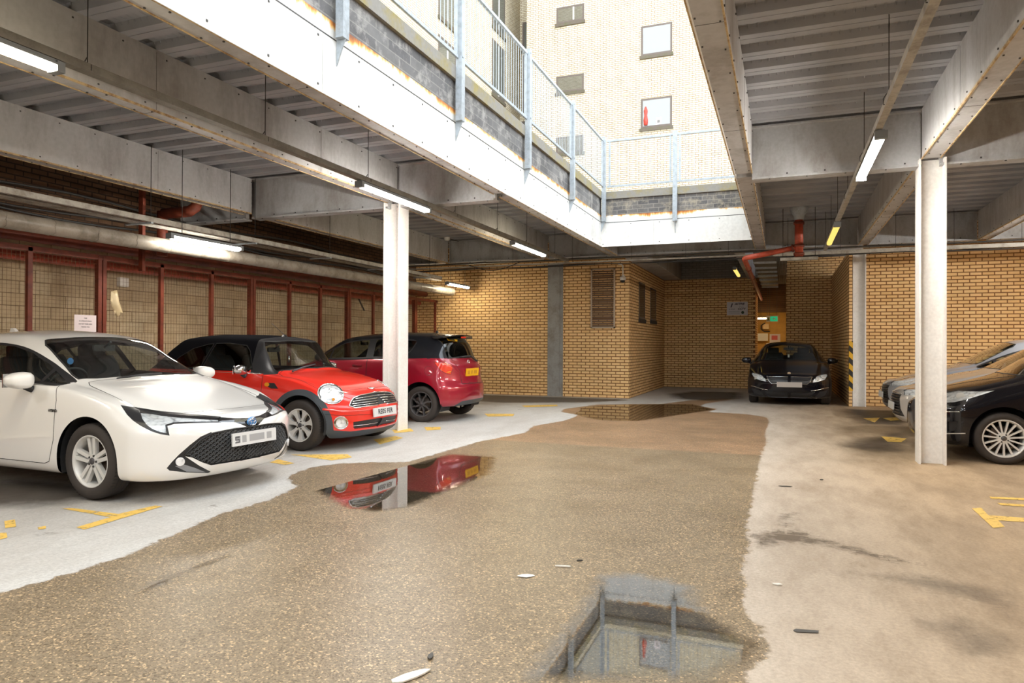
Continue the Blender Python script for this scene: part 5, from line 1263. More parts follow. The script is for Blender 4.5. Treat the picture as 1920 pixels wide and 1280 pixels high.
M['blue'] = plain('blue_badge', srgb(60, 130, 196), .2, coat=1.)
M['lampwhite'] = plain('lamp_projector', srgb(240, 240, 236), .15, metal=.3)
def scalespec(sp, L, W, H):
    a = L/sp['L']; b = W/2/max(v for _, v in sp['k']['w']); c = H/max(v for _, v in sp['k']['zt']); o = dict(sp); o['L'] = L; o['mirror_z'] = sp['mirror_z']*c
    o['k'] = {k: [(d*a, v*(b if k in ('w', 'ws', 'wr') else 1 if k == 'cr' else c)) for d, v in q] for k, q in sp['k'].items()}
    return o
SPEC_A = dict(L=4.37, mirror_z=1.25, fend=(.26, 2.7, .10, 2.5), rend=(.26, 2.6, .12, 2.5), fbow=(1.05, 2.4, .27), rbow=(.8, 2.2, .20),
    flean=[(.15, -.07), (.26, -.015), (.4, .0), (.52, .005), (.60, -.005), (.66, -.03), (.72, -.05), (.9, -.05)], rlean=[(.2, -.05), (.4, .0), (.6, .0), (.8, -.02), (1.0, 0)],
    k=dict(zb=[(0, .17), (.5, .165), (1.2, .17), (3.4, .17), (4.37, .25)], zm=[(0, .5), (1, .56), (4.37, .6)],
    w=[(0, .885), (.5, .892), (1, .895), (3.5, .895), (4, .885), (4.37, .86)], ws=[(0, .84), (.4, .855), (1.2, .865), (2.5, .865), (3.5, .85), (4.0, .82), (4.37, .78)],
    zs=[(0, .59), (.2, .66), (.41, .735), (.58, .785), (.9, .84), (1.25, .895), (1.5, .92), (2.5, .935), (3.3, .955), (3.9, .975), (4.2, .95), (4.37, .85)],
    wr=[(0, .62), (.4, .65), (.75, .66), (1.1, .68), (1.32, .67), (1.65, .61), (2.02, .56), (2.5, .555), (3.1, .55), (3.6, .54), (3.9, .56), (4.2, .62), (4.37, .6)],
    zr=[(0, .645), (.1, .675), (.25, .71), (.41, .75), (.75, .84), (1.1, .92), (1.3, .955), (1.65, 1.13), (2.02, 1.315), (2.4, 1.365), (3.1, 1.345), (3.6, 1.265), (3.9, 1.16), (4.15, 1.0), (4.37, .87)],
    zt=[(0, .665), (.06, .69), (.22, .715), (.4, .765), (.7, .845), (1.0, .915), (1.2, .96), (1.3, .99), (1.55, 1.13), (1.8, 1.265), (2.0, 1.365), (2.2, 1.41), (2.6, 1.435), (3.1, 1.42), (3.6, 1.36), (3.9, 1.25), (4.15, 1.06), (4.28, .97), (4.37, .9)],
    zc=[(0, .45), (4.37, .6)]))
SPEC_M = dict(L=3.70, mirror_z=1.21, fend=(.30, 2.5, .12, 2.5), rend=(.26, 2.6, .12, 2.5), fbow=(.95, 2.3, .22), rbow=(.7, 2.2, .16),
    flean=[(.15, -.08), (.24, -.02), (.4, -.0), (.5, -.0), (.54, -.03), (.6, -.045), (.74, -.075), (.9, -.07)], rlean=[(.2, -.03), (.4, .0), (.6, .0), (.8, -.02), (1.0, 0)],
    k=dict(zb=[(0, .14), (.6, .15), (3.2, .17), (3.7, .24)], zm=[(0, .5), (3.7, .55)],
    w=[(0, .80), (.3, .825), (.7, .84), (3.1, .84), (3.5, .82), (3.7, .80)], ws=[(0, .77), (.4, .775), (1.2, .785), (2.8, .785), (3.4, .76), (3.7, .74)],
    zs=[(0, .56), (.15, .65), (.3, .715), (.6, .79), (.9, .845), (1.2, .885), (1.5, .905), (3.0, .91), (3.4, .88), (3.7, .75)],
    wr=[(0, .62), (.3, .63), (.7, .64), (1.0, .64), (1.2, .625), (1.48, .565), (2.4, .545), (2.9, .53), (3.1, .55), (3.4, .60), (3.7, .6)],
    zr=[(0, .61), (.15, .705), (.3, .775), (.6, .84), (.9, .888), (1.1, .91), (1.2, .93), (1.35, 1.13), (1.48, 1.315), (1.65, 1.35), (2.4, 1.36), (2.85, 1.33), (3.05, 1.22), (3.3, 1.03), (3.45, .93), (3.7, .78)],
    zt=[(0, .63), (.05, .68), (.15, .735), (.3, .80), (.6, .873), (.9, .925), (1.02, .95), (1.22, 1.15), (1.42, 1.345), (1.52, 1.38), (2.0, 1.415), (2.5, 1.42), (2.85, 1.395), (3.05, 1.30), (3.3, 1.10), (3.45, .96), (3.6, .88), (3.7, .8)],
    zc=[(0, .42), (3.7, .55)]))
SPEC_Y = dict(L=3.95, mirror_z=1.3, fend=(.26, 2.6, .12, 2.5), rend=(.20, 2.8, .08, 2.6), fbow=(.9, 2.2, .25), rbow=(.62, 2.6, .17),
    flean=[(.15, -.05), (.3, 0), (.6, 0), (.7, -.04), (.9, -.04)], rlean=[(.2, -.10), (.28, -.03), (.38, .0), (.58, .0), (.66, -.045), (.8, -.06), (.95, -.055), (1.05, -.05), (1.3, .0)],
    k=dict(zb=[(0, .18), (.6, .17), (3.2, .19), (3.95, .27)], zm=[(0, .55), (3.95, .62)],
    w=[(0, .82), (.4, .842), (.8, .848), (3.2, .848), (3.6, .845), (3.95, .82)], ws=[(0, .78), (.5, .80), (1.2, .81), (3.1, .81), (3.6, .78), (3.95, .74)],
    zs=[(0, .62), (.3, .75), (.9, .88), (1.2, .955), (2., 1.0), (3.1, 1.04), (3.6, 1.03), (3.8, .98), (3.95, .85)],
    wr=[(0, .6), (.4, .64), (.9, .66), (1.1, .65), (1.7, .58), (2.6, .57), (3.1, .565), (3.5, .55), (3.75, .60), (3.85, .62), (3.95, .6)],
    zr=[(0, .66), (.3, .78), (.9, .93), (1.1, 1.01), (1.35, 1.18), (1.7, 1.36), (2.0, 1.405), (2.6, 1.43), (3.1, 1.42), (3.45, 1.385), (3.58, 1.32), (3.70, 1.15), (3.78, 1.03), (3.86, .96), (3.95, .84)],
    zt=[(0, .69), (.3, .82), (.8, .95), (1.0, 1.01), (1.3, 1.21), (1.65, 1.42), (2.0, 1.475), (2.6, 1.51), (3.1, 1.505), (3.45, 1.475), (3.58, 1.42), (3.70, 1.22), (3.78, 1.07), (3.84, .99), (3.91, .92), (3.95, .86)],
    zc=[(0, .48), (3.95, .55)]))
SIDE_ = lambda n, p: n.y > .08 and p.y > .3
def below(z, d0, d1): return [(-d0, -.1), (-d0, z), (-d1, z), (-d1, -.1)]
def glasshouse(c, wsc, dlo, pillars, rearg, mat='glass', rmat=None, trim='trim'):
    # windscreen (par points on y>0 half), side openings (side coordinates), rear glass (par points)
    full = wsc+[(a, 2-b) for a, b in reversed(wsc)]
    c.region('windscreen', c.pp(full, 'front'), 'front', M['glass'], mirror=False, seam=.008, filt=lambda n, p: n.x > .12 and p.z > c.sp['mirror_z']*.7 and p.x > -c.L*.6)
    c.region('window_surround', chaikin(dlo, 2), 'side', M[trim], filt=SIDE_)
    cx = sum(p[0] for p in dlo)/len(dlo); cz = sum(p[1] for p in dlo)/len(dlo)
    def shr(p, k=.022):
        out = []
        n = len(p)
        for i in range(n):
            a, b, q = Vector(p[i-1]), Vector(p[i]), Vector(p[(i+1) % n]); t1 = (b-a).normalized(); t2 = (q-b).normalized(); nn = Vector((-(t1.y+t2.y), t1.x+t2.x))
            nn = nn.normalized() if nn.length > 1e-6 else Vector((0, 0)); ce = Vector((cx, cz))-b
            if nn.dot(ce) < 0: nn = -nn
            k2 = k/max(.35, abs(nn.dot(Vector((-t1.y, t1.x))))); out.append(tuple(b+nn*k2))
        return out
    inner = shr(dlo)
    # split by slanted pillars: each pillar = (x_bottom0, x_bottom1, x_top0, x_top1)
    z0 = min(p[1] for p in dlo)-.1; z1 = max(p[1] for p in dlo)+.1
    def clip(poly, a, b, side_):
        out = []; n = len(poly)
        def f(p): return ((b[0]-a[0])*(p[1]-a[1])-(b[1]-a[1])*(p[0]-a[0]))*side_
        for i in range(n):
            P0, P1 = poly[i], poly[(i+1) % n]; f0, f1 = f(P0), f(P1)
            if f0 >= 0: out.append(P0)
            if f0*f1 < 0: t = f0/(f0-f1); out.append((P0[0]+(P1[0]-P0[0])*t, P0[1]+(P1[1]-P0[1])*t))
        return out
    rest = inner; pcs = []
    for (b0, b1, t0, t1) in pillars:      # from front (x high) to rear
        pcs.append(clip(rest, (b0, z0), (t0, z1), -1)); rest = clip(rest, (b1, z0), (t1, z1), 1)
    pcs.append(rest)
    for i, pc in enumerate(pcs):
        if len(pc) > 2: c.region('side_window', pc, 'side', M[mat if i < 2 else (rmat or mat)], filt=SIDE_)
    if rearg:
        full = rearg+[(a, 2-b) for a, b in reversed(rearg)]
        c.region('rear_window', c.pp(full, 'rear'), 'rear', M[rmat or mat], mirror=False, seam=.007, filt=lambda n, p: n.x < -.15 and p.z > .7)
def doors(c, x0, x1, x2, zlow=.27, x2t=None, rear_arch=None):
    zf = lambda x: max(q for q in [c.f['zs'](-x)])+.02
    front = [(x0, zf(x0)), (x0+.035, zf(x0)-.12), (x0+.02, zf(x0)-.45), (x0-.04, zlow+.02), (x0-.10, zlow), (x1+.04, zlow), (x1+.0, zlow+.05), (x1, zf(x1))]
    c.region('front_door', front, 'side', c.paint, seam=.0028)
    if x2:
        rr = [(x1-.004, zf(x1)), (x1-.004, zlow+.05), (x1-.04, zlow)]
        rr += rear_arch or [(x2+.25, zlow), (x2+.12, zlow+.2), (x2, zlow+.38)]
        rr += [(x2, zf(x2))]
        c.region('rear_door', rr, 'side', c.paint, seam=.0028)
def hexgrille(c, poly_yz, sz, mat, r=.0035):
    # honeycomb bars laid on the grille surface: poly in front-view (y, z)
    def inside(y, z):
        ins = False; n = len(poly_yz)
        for i in range(n):
            (a, b), (p, q) = poly_yz[i], poly_yz[(i+1) % n]
            if (b > z) != (q > z) and y < (p-a)*(z-b)/(q-b)+a: ins = not ins
        return ins
    bm = B(); W_, H_ = sz
    ys = [p[0] for p in poly_yz]; zs_ = [p[1] for p in poly_yz]
    def pt(y, z):
        q = c.front(y, z); return c.P(*q)+Vector((-.008, 0, 0)) if q else None
    row = 0; z = min(zs_)
    while z < max(zs_):
        y = min(ys)+(W_/2 if row % 2 else 0)
        while y < max(ys):
            hx = [(y-W_/2, z), (y-W_/4*1.15, z+H_/2), (y+W_/4*1.15, z+H_/2), (y+W_/2, z), (y+W_/4*1.15, z-H_/2)]
            for a, b in zip(hx, hx[1:]):
                if inside(*a) and inside(*b):
                    A, Bq = pt(*a), pt(*b)
                    if A and Bq: tube(bm, [A, Bq], r, 4, cap=False)
            y += W_*1.0
        z += H_*.5*1.0; row += 1
    return c.add('grille_mesh', bm, mat)

# ------------------------------------------------------------------ white hatchback
M['white_paint'] = paint('pearl_white_paint', srgb(238, 236, 232))
ca = Car('hatchback_car', 'white hybrid hatchback parked nose to the aisle, honeycomb grille and blue badge', SPEC_A, (-4.38, 4.92), math.radians(-2), .03, M['white_paint'])
DA = .935
doors(ca, -1.36, -2.50, -3.32)
hood = [(1.28, 1.), (1.27, .80), (1.20, .765), (1.0, .735), (.75, .70), (.55, .685), (.40, .70), (.28, .75), (.225, .82), (.205, 1.)]
ca.region('bonnet', ca.pp(hood+[(a, 2-b) for a, b in reversed(hood[1:-1])], 'top', 6), 'top', M['white_paint'], mirror=False, seam=.0028)
glasshouse(ca, [(1.30, 1.), (1.33, .86), (1.38, .775), (1.47, .757), (1.95, .752), (2.02, .80), (1.99, .9), (1.98, 1.)],
    [(-1.29, .925), (-1.5, 1.025), (-1.75, 1.135), (-2.0, 1.225), (-2.3, 1.285), (-2.7, 1.305), (-3.1, 1.295), (-3.5, 1.235), (-3.72, 1.15), (-3.78, 1.06), (-3.3, 1.00), (-2.5, .972), (-1.6, .94)],
    [(-1.56, -1.60, -1.70, -1.74), (-2.50, -2.60, -2.58, -2.68), (-3.42, -3.47, -3.32, -3.37)],
    [(4.14, 1.), (4.12, .80), (4.05, .77), (3.70, .77), (3.68, .85), (3.66, 1.)], 'glass_m', 'glass_d')
ca.arch(DA, .365, .325)
ca.arch(DA+2.64, .365, .325)
# lamps and front trim traced on the photograph and carried onto the shell
HL = [(228,760.5),(245,763.5),(262,766.5),(300,772.7),(330,775.5),(360,777.5),(412,782.5),(412,790.5),(380,791),(355,791.7),(325,793),(312,797),(313.5,806),(316,814),(300,811.5),(286,807),(274,801),(263,795),(250,786),(240,776)]
ca.region('headlight_surround', [(226,759),(262,764.8),(300,770.8),(360,775.8),(414,780.8),(414,792),(380,792.6),(355,793),(327,794.5),(314,798.5),(315.5,806),(318,816.5),(300,813.5),(285,808.8),(273,803),(262,797),(249,788),(238,777)], 'px', M['trim'])
ca.region('headlight', [(262,768.5),(300,774.2),(330,777),(360,779),(412,783.5),(412,789.5),(380,789.8),(355,790.3),(325,791.5),(310,796),(311,806),(313,812),(300,809.5),(286,804),(276,797),(267,785)], 'px', M['reflector'], inset=.025, gap=M['trim'], cover=('headlight_lens', M['lens']))
ca.region('bonnet_edge_trim', [(411,781.5),(440,784),(462,783.6),(480,782.3),(484,803),(464,800.5),(454,796),(441,791.6),(411,791.5)], 'px', M['gloss_black'])
ca.region('corner_scoop', [(312.5,877.5),(322,866),(335,852.5),(356,834),(376,818.5),(396,809.5),(398,812),(380,824),(362,839),(347,855),(353,859),(374,873),(395,884),(390,886.8),(350,885.5),(318,882)], 'px', M['trim'])
ca.region('grille', [(345,855),(376,825),(398.5,812),(440,803.5),(480,799),(488,856.5),(440.7,865),(395.6,872),(378.8,866.5),(360.5,857.5)], 'px', M['trim'], inset=.018, gap=M['trim'])
ca.region('air_blade', [(328,873.5),(345,870.5),(366,877),(386,885.3),(350,884)], 'px', plain('satin_silver', srgb(150, 152, 156), .35, metal=.3))
ca.finish()
gp_ = ([(347,855),(377,826),(399,813),(440,804.5),(480,800),(488,855.5),(440.7,864),(395.6,871),(378.8,865.5),(360.5,856.5)])
gp = [ca.hit(a0+(b0-a0)*k/4, a1+(b1-a1)*k/4) for (a0, a1), (b0, b1) in zip(gp_, gp_[1:]+gp_[:1]) for k in range(4)]; gp = [p for p in gp if p]
half = [(p.y, p.z) for p in gp]; half = [p for p in half if p[0] < -.005]
half.sort(key=lambda p: math.atan2(p[1]-.38, p[0]+.30)); full_ = half+[(-a, b) for a, b in reversed(half)]
hull = lambda pts: pts
lo_ = sorted([p for p in half if p[1] < .38]); hi_ = sorted([p for p in half if p[1] >= .38])
outl = lo_+[(-a, b) for a, b in reversed(lo_)]+[(-a, b) for a, b in hi_]+list(reversed(hi_))
hexgrille(ca, outl, (.052, .036), plain('grille_grey', srgb(84, 86, 88), .35, metal=.3))
ca.line('grille_frame', [(345,855),(376,825),(398.5,812),(440,803.5),(476,799.5)], 'px', M['trim'], .006, .002, mirror=True)
for sg in (-1, 1):
    q = ca.px(338, 865); q = q if sg < 0 else (q[0], 2-q[1]); p = ca.P(*q); n = ca.nrm(q); bm = B(); tube(bm, [p-n*.02, p+n*.012], [.036, .034], 16); ca.add('fog_light', bm, M['reflector'])
q = ca.px(473, 789.5); p = ca.P(*q); bm = B(); lathe(bm, [(.001, .012), (.04, .012), (.055, .006), (.058, 0)], 28, 'x')
for v in bm.verts: v.co.z *= .72
bmesh.ops.translate(bm, verts=bm.verts, vec=p+Vector((.008, p.y*0, 0))); bmesh.ops.translate(bm, verts=bm.verts, vec=(0, -p.y, 0)); bd = ca.add('badge', bm, M['blue'], True)
bm = B()
for (ry, rz) in ((.048, .032), (.016, .030), (.036, .011)): tube(bm, [Vector((p.x+.021, ry*math.cos(a), p.z+rz*math.sin(a)+(.008 if ry == .036 else 0))) for a in [2*PI*k/24 for k in range(24)]], .0028, 5, closed=True)
ca.add('badge_ring', bm, M['chrome'], parent=bd); 
ca.plate(0, .465, True, '', tilt=.05)
pl = [o for o in ca.root.children if o.name.startswith('number_plate')][-1]
bm = B(); 
for i, (y, w_) in enumerate(((-.20, .05), (-.13, .05), (.02, .18), (.17, .06))): box(bm, .0045, .005, y-w_/2, y+w_/2, -.03, .03)
obj('blurred_lettering', bm, plain('blurred_letters', srgb(168, 168, 168), .6), pl)
bm = B(); box(bm, .0046, .0052, -.235, -.185, .012, .028); box(bm, .0046, .0052, -.235, -.185, -.006, .004); box(bm, .0046, .0052, -.235, -.185, -.03, -.018); box(bm, .0046, .0052, -.235, -.225, .0, .028); box(bm, .0046, .0052, -.196, -.185, -.03, .004); obj('plate_letter', bm, plain('blurred_letter', srgb(96, 96, 98), .6), pl)
q = ca.px(99, 770); p = ca.P(*q)+ca.off; t_ = text('HYBRID', .032, (p.x, p.y-.003, p.z), (PI/2, 0, 0), M['trim'], ca.root, bold=.001)
for sg, ph in ((-1, .25), (1, .1)):
    ca.wheel(DA, sg, .316, .215, 'twin5', M['alloy'], .205, phase=ph); ca.wheel(DA+2.64, sg, .316, .215, 'twin5', M['alloy'], .205, phase=ph+.5)
ca.cabin(1.32, 3.5, 1.19)
ca.doormirror(1.66, .985, .975, .085, .115, .072, M['white_paint'], rot_=.15)
for sg in (-1, 1):
    for dd in (2.30, 3.16): pass
ca.handle(2.30, .80, M['white_paint']); ca.handle(3.14, .83, M['white_paint'])
def wipers(c, pts, mat='trim'):
    for a, b, m_ in pts:
        bm = B(); A, Bq = c.hit(*a), c.hit(*b)
        if A and Bq: tube(bm, [A+Vector((.02, 0, .03)), (A+Bq)/2+Vector((.02, 0, .035)), Bq+Vector((.01, 0, .02))], [.012, .011, .007], 6); c.add('wiper_arm', bm, M[m_])
wipers(ca, [((300, 706), (218, 713), 'trim'), ((396, 700), (360, 709), 'trim')])
def antenna(c, d, h, mat): 
    p = c.P(d, 1.); bm = B(); prism(bm, [(p.x+.09, p.z-.005), (p.x-.0, p.z+h), (p.x-.03, p.z+h), (p.x-.07, p.z-.005)], 'y', -.018, .018); c.add('roof_antenna', bm, mat)
antenna(ca, 3.35, .06, M['white_paint'])
# parking disc holder and tax sticker behind the glass
bm = B(); p = ca.hit(139, 677); tube(bm, [p+Vector((-.05, 0, 0)), p+Vector((-.052, 0, 0))], .03, 16); 
for v in bm.verts: pass
o = ca.add('parking_disc', bm, M['blue']); 
bm = B(); q = [ca.hit(*a) for a in ((264, 639.5), (276, 639.8), (282, 643.5), (270, 643))]
if all(q): bm.faces.new([bm.verts.new(x-Vector((.004, 0, .004))) for x in q]); ca.add('windscreen_sticker', bm, plain('pale_sticker', srgb(190, 214, 206), .5))
# ------------------------------------------------------------------ small red convertible
M['red_paint'] = paint('bright_red_paint', srgb(232, 46, 32))
M['cloth_top'] = plain('black_soft_top', (.006, .006, .008), .95, spec=.03, bump=.1, bscale=300)
cm = Car('convertible_car', 'bright red small convertible with a black soft top, round headlights and chrome grille', SPEC_M, (-4.74, 7.68), math.radians(-1), .04, M['red_paint'])
DM = .68
BZ = lambda d: cm.f['zs'](d)
# everything above the waist behind the windscreen frame is cloth
top_ = [(-1.50, BZ(1.5)+.035), (-1.42, 1.2), (-1.36, 1.6), (-3.9, 1.6), (-3.9, 1.02), (-3.45, .955), (-3.0, .95), (-2.2, .945)]
cm.region('soft_top', top_, 'side', M['cloth_top'], filt=lambda n, p: p.y > -.01 and p.z > .9)
cm.region('windscreen_frame', [(-1.16, BZ(1.16)+.03), (-1.36, 1.42), (-1.56, 1.42), (-1.52, 1.2), (-1.47, .9), (-1.3, .9)], 'side', M['trim'], filt=lambda n, p: p.y > -.01 and p.z > .9)
cm.region('front_door', [(-1.27, BZ(1.27)+.025), (-1.25, .75), (-1.27, .40), (-1.32, .31), (-2.46, .31), (-2.52, .36), (-2.54, BZ(2.54)+.025)], 'side', M['red_paint'], seam=.0028)
hood = [(1.12, 1.), (1.13, .85), (1.14, .755), (1.0, .705), (.75, .66), (.5, .63), (.32, .625), (.22, .655), (.17, .70), (.15, .80), (.14, 1.)]
cm.region('bonnet', cm.pp(hood+[(a, 2-b) for a, b in reversed(hood[1:-1])], 'top', 6), 'top', M['red_paint'], mirror=False, seam=.0025)
full = [(1.06, 1.), (1.10, .86), (1.19, .775), (1.25, .757), (1.43, .752), (1.47, .80), (1.43, .9), (1.40, 1.)]
full += [(a, 2-b) for a, b in reversed(full)]
cm.region('windscreen', cm.pp(full, 'front'), 'front', M['glass'], mirror=False, seam=.010, filt=lambda n, p: n.x > .12 and p.z > .85 and p.x > -1.7)
dlo = [(-1.42, .945), (-1.58, 1.20), (-1.68, 1.285), (-2.0, 1.315), (-2.35, 1.30), (-2.62, 1.235), (-2.82, 1.11), (-2.92, .975)]
for nm, pc in (('side_window', [(-1.45, .962), (-1.60, 1.20), (-1.69, 1.268), (-2.0, 1.297), (-2.22, 1.292), (-2.30, .962)]), ('side_window', [(-2.335, .962), (-2.26, 1.288), (-2.35, 1.282), (-2.60, 1.22), (-2.79, 1.10), (-2.88, .985)])):
    cm.region(nm, pc, 'side', M['glass_m'], filt=SIDE_, seam=.004)
cm.region('lower_cladding', [(-.9, -.1), (-.9, .305), (-3.6, .305), (-3.8, .42), (-3.8, -.1)], 'side', M['clad'], filt=lambda n, p: p.y > .3 and n.z < .6)
cm.region('front_lip', [(596, 789.7), (613, 789.9), (619, 806), (658, 808.5), (715, 801.5), (745, 796), (756, 781), (800, 775), (800, 900), (560, 900), (575, 800)], 'px', M['clad'], filt=lambda n, p: p.x > -.62 and p.z < .38)
cm.arch(DM, .345, .325, flare=.072, mat=M['clad'])
cm.arch(DM+2.467, .345, .325, flare=.072, mat=M['clad'])
def ell(cx, cy, rx, ry, rot_=0., n=28): return [(cx+rx*math.cos(a)*math.cos(rot_)-ry*math.sin(a)*math.sin(rot_), cy+rx*math.cos(a)*math.sin(rot_)+ry*math.sin(a)*math.cos(rot_)) for a in [2*PI*k/n for k in range(n)]]
H1, H2 = ell(620, 738.2, 24.5, 18.6, .25), ell(620.5, 738.2, 21.5, 16.6, .25)
cm.region('headlight_bezel', H1, 'px', M['chrome'])
cm.region('headlight', H2, 'px', M['reflector'], inset=.03, gap=M['chrome'], cover=('headlight_lens', M['lens']))
cm.region('grille', [(655.5,760.5),(659,752),(663,746.8),(675,741.8),(710,735),(722,756),(687,761),(666.5,764)], 'px', M['trim'], inset=.012, gap=M['chrome'])
cm.region('lower_grille', [(662.3,791),(662.6,801),(665,804.2),(690,802),(724,797),(722,781.5)], 'px', M['trim'], inset=.02, gap=M['red_paint'])
cm.region('fog_light_bezel', ell(639.2, 792.5, 13.2, 11.6), 'px', M['chrome'])
cm.region('fog_light', ell(639.5, 792.8, 9.6, 8.6), 'px', M['reflector'], inset=.02, gap=M['chrome'])
cm.region('side_scuttle', [(503.5,717.5),(514.5,717.8),(521.7,728.6),(508,728.2),(501.5,724)], 'px', M['trim'])
cm.region('side_indicator', ell(500.2, 720.6, 4.6, 3.9), 'px', M['amber'])
cm.finish()
cm.line('grille_surround', [(654.6,761),(657.5,753),(662,746.6),(675,741),(709,734.4)], 'px', M['chrome'], .009, .004, mirror=True)
cm.line('grille_surround', [(654.6,761),(666.5,765),(687,761.8),(710,759)], 'px', M['chrome'], .008, .004, mirror=True)
for a, b in (((666, 747.4), (709, 740.3)), ((661.5, 752.4), (709, 745.8)), ((659.5, 757), (709.5, 750.6)), ((662, 760.6), (710, 755))): cm.line('grille_bar', [a, ((a[0]+b[0])/2, (a[1]+b[1])/2), b], 'px', M['chrome'], .0065, -.002, mirror=True)
cm.line('lower_grille_bar', [(663, 798.5), (690, 795.5), (712.5, 791)], 'px', M['chrome'], .004, -.008, mirror=True)
cm.line('bumper_crease', [(604, 767), (640, 772), (680, 770), (706, 766)], 'px', M['red_paint'], .016, -.008, mirror=True)
cm.line('bumper_seam', [(610, 776.5), (640, 779), (696, 777)], 'px', M['gap'], .0022, 0, mirror=True)
cm.line('arch_seam', [(596, 789.7), (613, 789.9)], 'px', M['gap'], .0022, 0, mirror=True)
cm.line('waist_strip', [(-1.30, .915), (-1.7, .925), (-2.4, .93), (-3.0, .93)], 'side', M['chrome'], .005, .001)
cm.line('waist_strip', [(-1.30, .915), (-1.7, .925), (-2.4, .93), (-3.0, .93)], 'side', M['chrome'], .005, .001, mirror=True)
for (cx, cy, rx, ry, r) in ((620, 738.2, 24.5, 18.6, .006), (639.2, 792.5, 13.2, 11.6, .005)):
    E_ = ell(cx, cy, rx, ry, .25 if r > .0055 else 0); cm.line('lamp_ring', E_+E_[:1], 'px', M['chrome'], r, .002, mirror=True, sub=2)
for sg in (0, 1):
    q = cm.px(625.5, 748); q = (q[0], 2-q[1]) if sg else q; p = cm.P(*q); n = cm.nrm(q); bm = B(); tube(bm, [p-n*.02, p-n*.004], .017, 12); cm.add('indicator_bulb', bm, M['amber'])
    q = cm.px(619, 733); q = (q[0], 2-q[1]) if sg else q; p = cm.P(*q); n = cm.nrm(q); bm = B(); lathe(bm, [(.03, -.01), (.055, .0), (.06, .01)], 20, 'x'); bmesh.ops.translate(bm, verts=bm.verts, vec=p-n*.035); cm.add('headlight_bowl', bm, M['chrome'], True)
q = cm.px(702, 727.5); p = cm.P(*q); p.y = 0; bm = B(); lathe(bm, [(.001, .008), (.026, .008), (.03, 0)], 20, 'z'); box(bm, -.014, .014, -.07, .07, .0, .005); bmesh.ops.rotate(bm, verts=bm.verts, cent=(0,0,0), matrix=Matrix.Rotation(.45, 3, 'Y')); bmesh.ops.translate(bm, verts=bm.verts, vec=p+Vector((0, 0, .004))); cm.add('badge', bm, M['chrome'])
cm.plate(0, .432, True, 'RE05 FER', tilt=.08)
for sg, ph in ((-1, .2), (1, .6)):
    cm.wheel(DM, sg, .308, .198, 'seven', M['alloy'], .185, yin=.012, phase=ph); cm.wheel(DM+2.467, sg, .308, .198, 'seven', M['alloy'], .185, yin=.012, phase=ph+.3)
cm.cabin(1.16, 3.0, 1.17, seat_z=.52, dash=.92, col='seat', w=.56)
cm.doormirror(1.52, .90, .965, .075, .10, .064, M['chrome'], rot_=.3, stalkmat=M['clad'])
cm.handle(2.36, .78, M['chrome'])
wipers(cm, [((546, 700), (590, 685), 'clad'), ((620, 694), (639, 683), 'clad')])
p = cm.P(1.50, 1.); bm = B(); lathe(bm, [(.001, .05), (.012, .045), (.035, .0)], 14, 'z'); bmesh.ops.scale(bm, verts=bm.verts, vec=(2.2, 1, 1)); bmesh.ops.translate(bm, verts=bm.verts, vec=p+Vector((-.10, 0, -.004))); tube(bm, [p+Vector((-.10, 0, .04)), p+Vector((-.32, 0, .20))], .0035, 6); cm.add('roof_antenna', bm, M['trim'])
bm = B(); p = cm.hit(590, 672) or cm.P(1.3, 1.); lathe(bm, [(.001, .05), (.014, .02), (.016, -.02), (.001, -.05)], 10, 'z'); bmesh.ops.translate(bm, verts=bm.verts, vec=Vector((-1.52, 0, 1.08))); tube(bm, [(-1.52, 0, 1.13), (-1.56, 0, 1.22)], .002, 5); cm.add('hanging_ornament', bm, M['chrome'])

# ------------------------------------------------------------------ dark red hatchback, rear to the aisle
M['dark_red'] = paint('dark_red_metallic', srgb(158, 22, 46), metal=.25)
M['black_paint'] = paint('black_metallic_paint', (.004, .004, .007, 1), rough=.3, spec=.1)
M['roof_black'] = paint('black_roof_paint', srgb(24, 26, 31), rough=.3, spec=.2)
cy = Car('hatchback_car', 'dark red hatchback with black roof, its yellow number plate facing the aisle', SPEC_Y, (-8.88, 10.88), math.radians(181), .045, M['dark_red'])
DY = .80
cy.region('black_roof', [(-.95, 1.03), (-1.2, 1.6), (-3.9, 1.6), (-3.9, 1.055), (-3.4, 1.06), (-2.4, 1.035), (-1.6, 1.01)], 'side', M['roof_black'], filt=lambda n, p: p.y > -.01)
doors(cy, -1.22, -2.28, -3.05, .28)
cy.region('tailgate', [(801, 672), (834, 671), (846, 672), (862, 694), (862, 703), (867, 719), (905, 716), (897, 700), (903, 672), (890, 640), (800, 640)], 'px', M['dark_red'], mirror=False, seam=.003, filt=lambda n, p: n.x < -.05 and p.z < 1.055 and p.z > .6)
glasshouse(cy, [(1.02, 1.), (1.06, .86), (1.15, .775), (1.22, .757), (1.62, .752), (1.70, .80), (1.66, .9), (1.64, 1.)],
    [(-1.20, 1.02), (-1.45, 1.19), (-1.7, 1.315), (-2.0, 1.37), (-2.5, 1.395), (-2.9, 1.385), (-3.16, 1.36), (-3.10, 1.20), (-3.0, 1.075), (-2.4, 1.055), (-1.6, 1.025)],
    [(-1.50, -1.53, -1.50, -1.53), (-2.26, -2.40, -2.20, -2.34), (-2.86, -2.89, -2.80, -2.83)],
    [(3.775, 1.), (3.765, .80), (3.70, .765), (3.50, .765), (3.47, .82), (3.50, 1.)], 'glass_d', 'glass_d')
LT = [(813.5, 678.6), (830, 679.2), (846, 682.5), (849, 690), (845, 702.5), (836, 700), (826, 694), (819, 686)]
cy.region('tail_light', LT, 'px', M['redlens'], seam=.003)
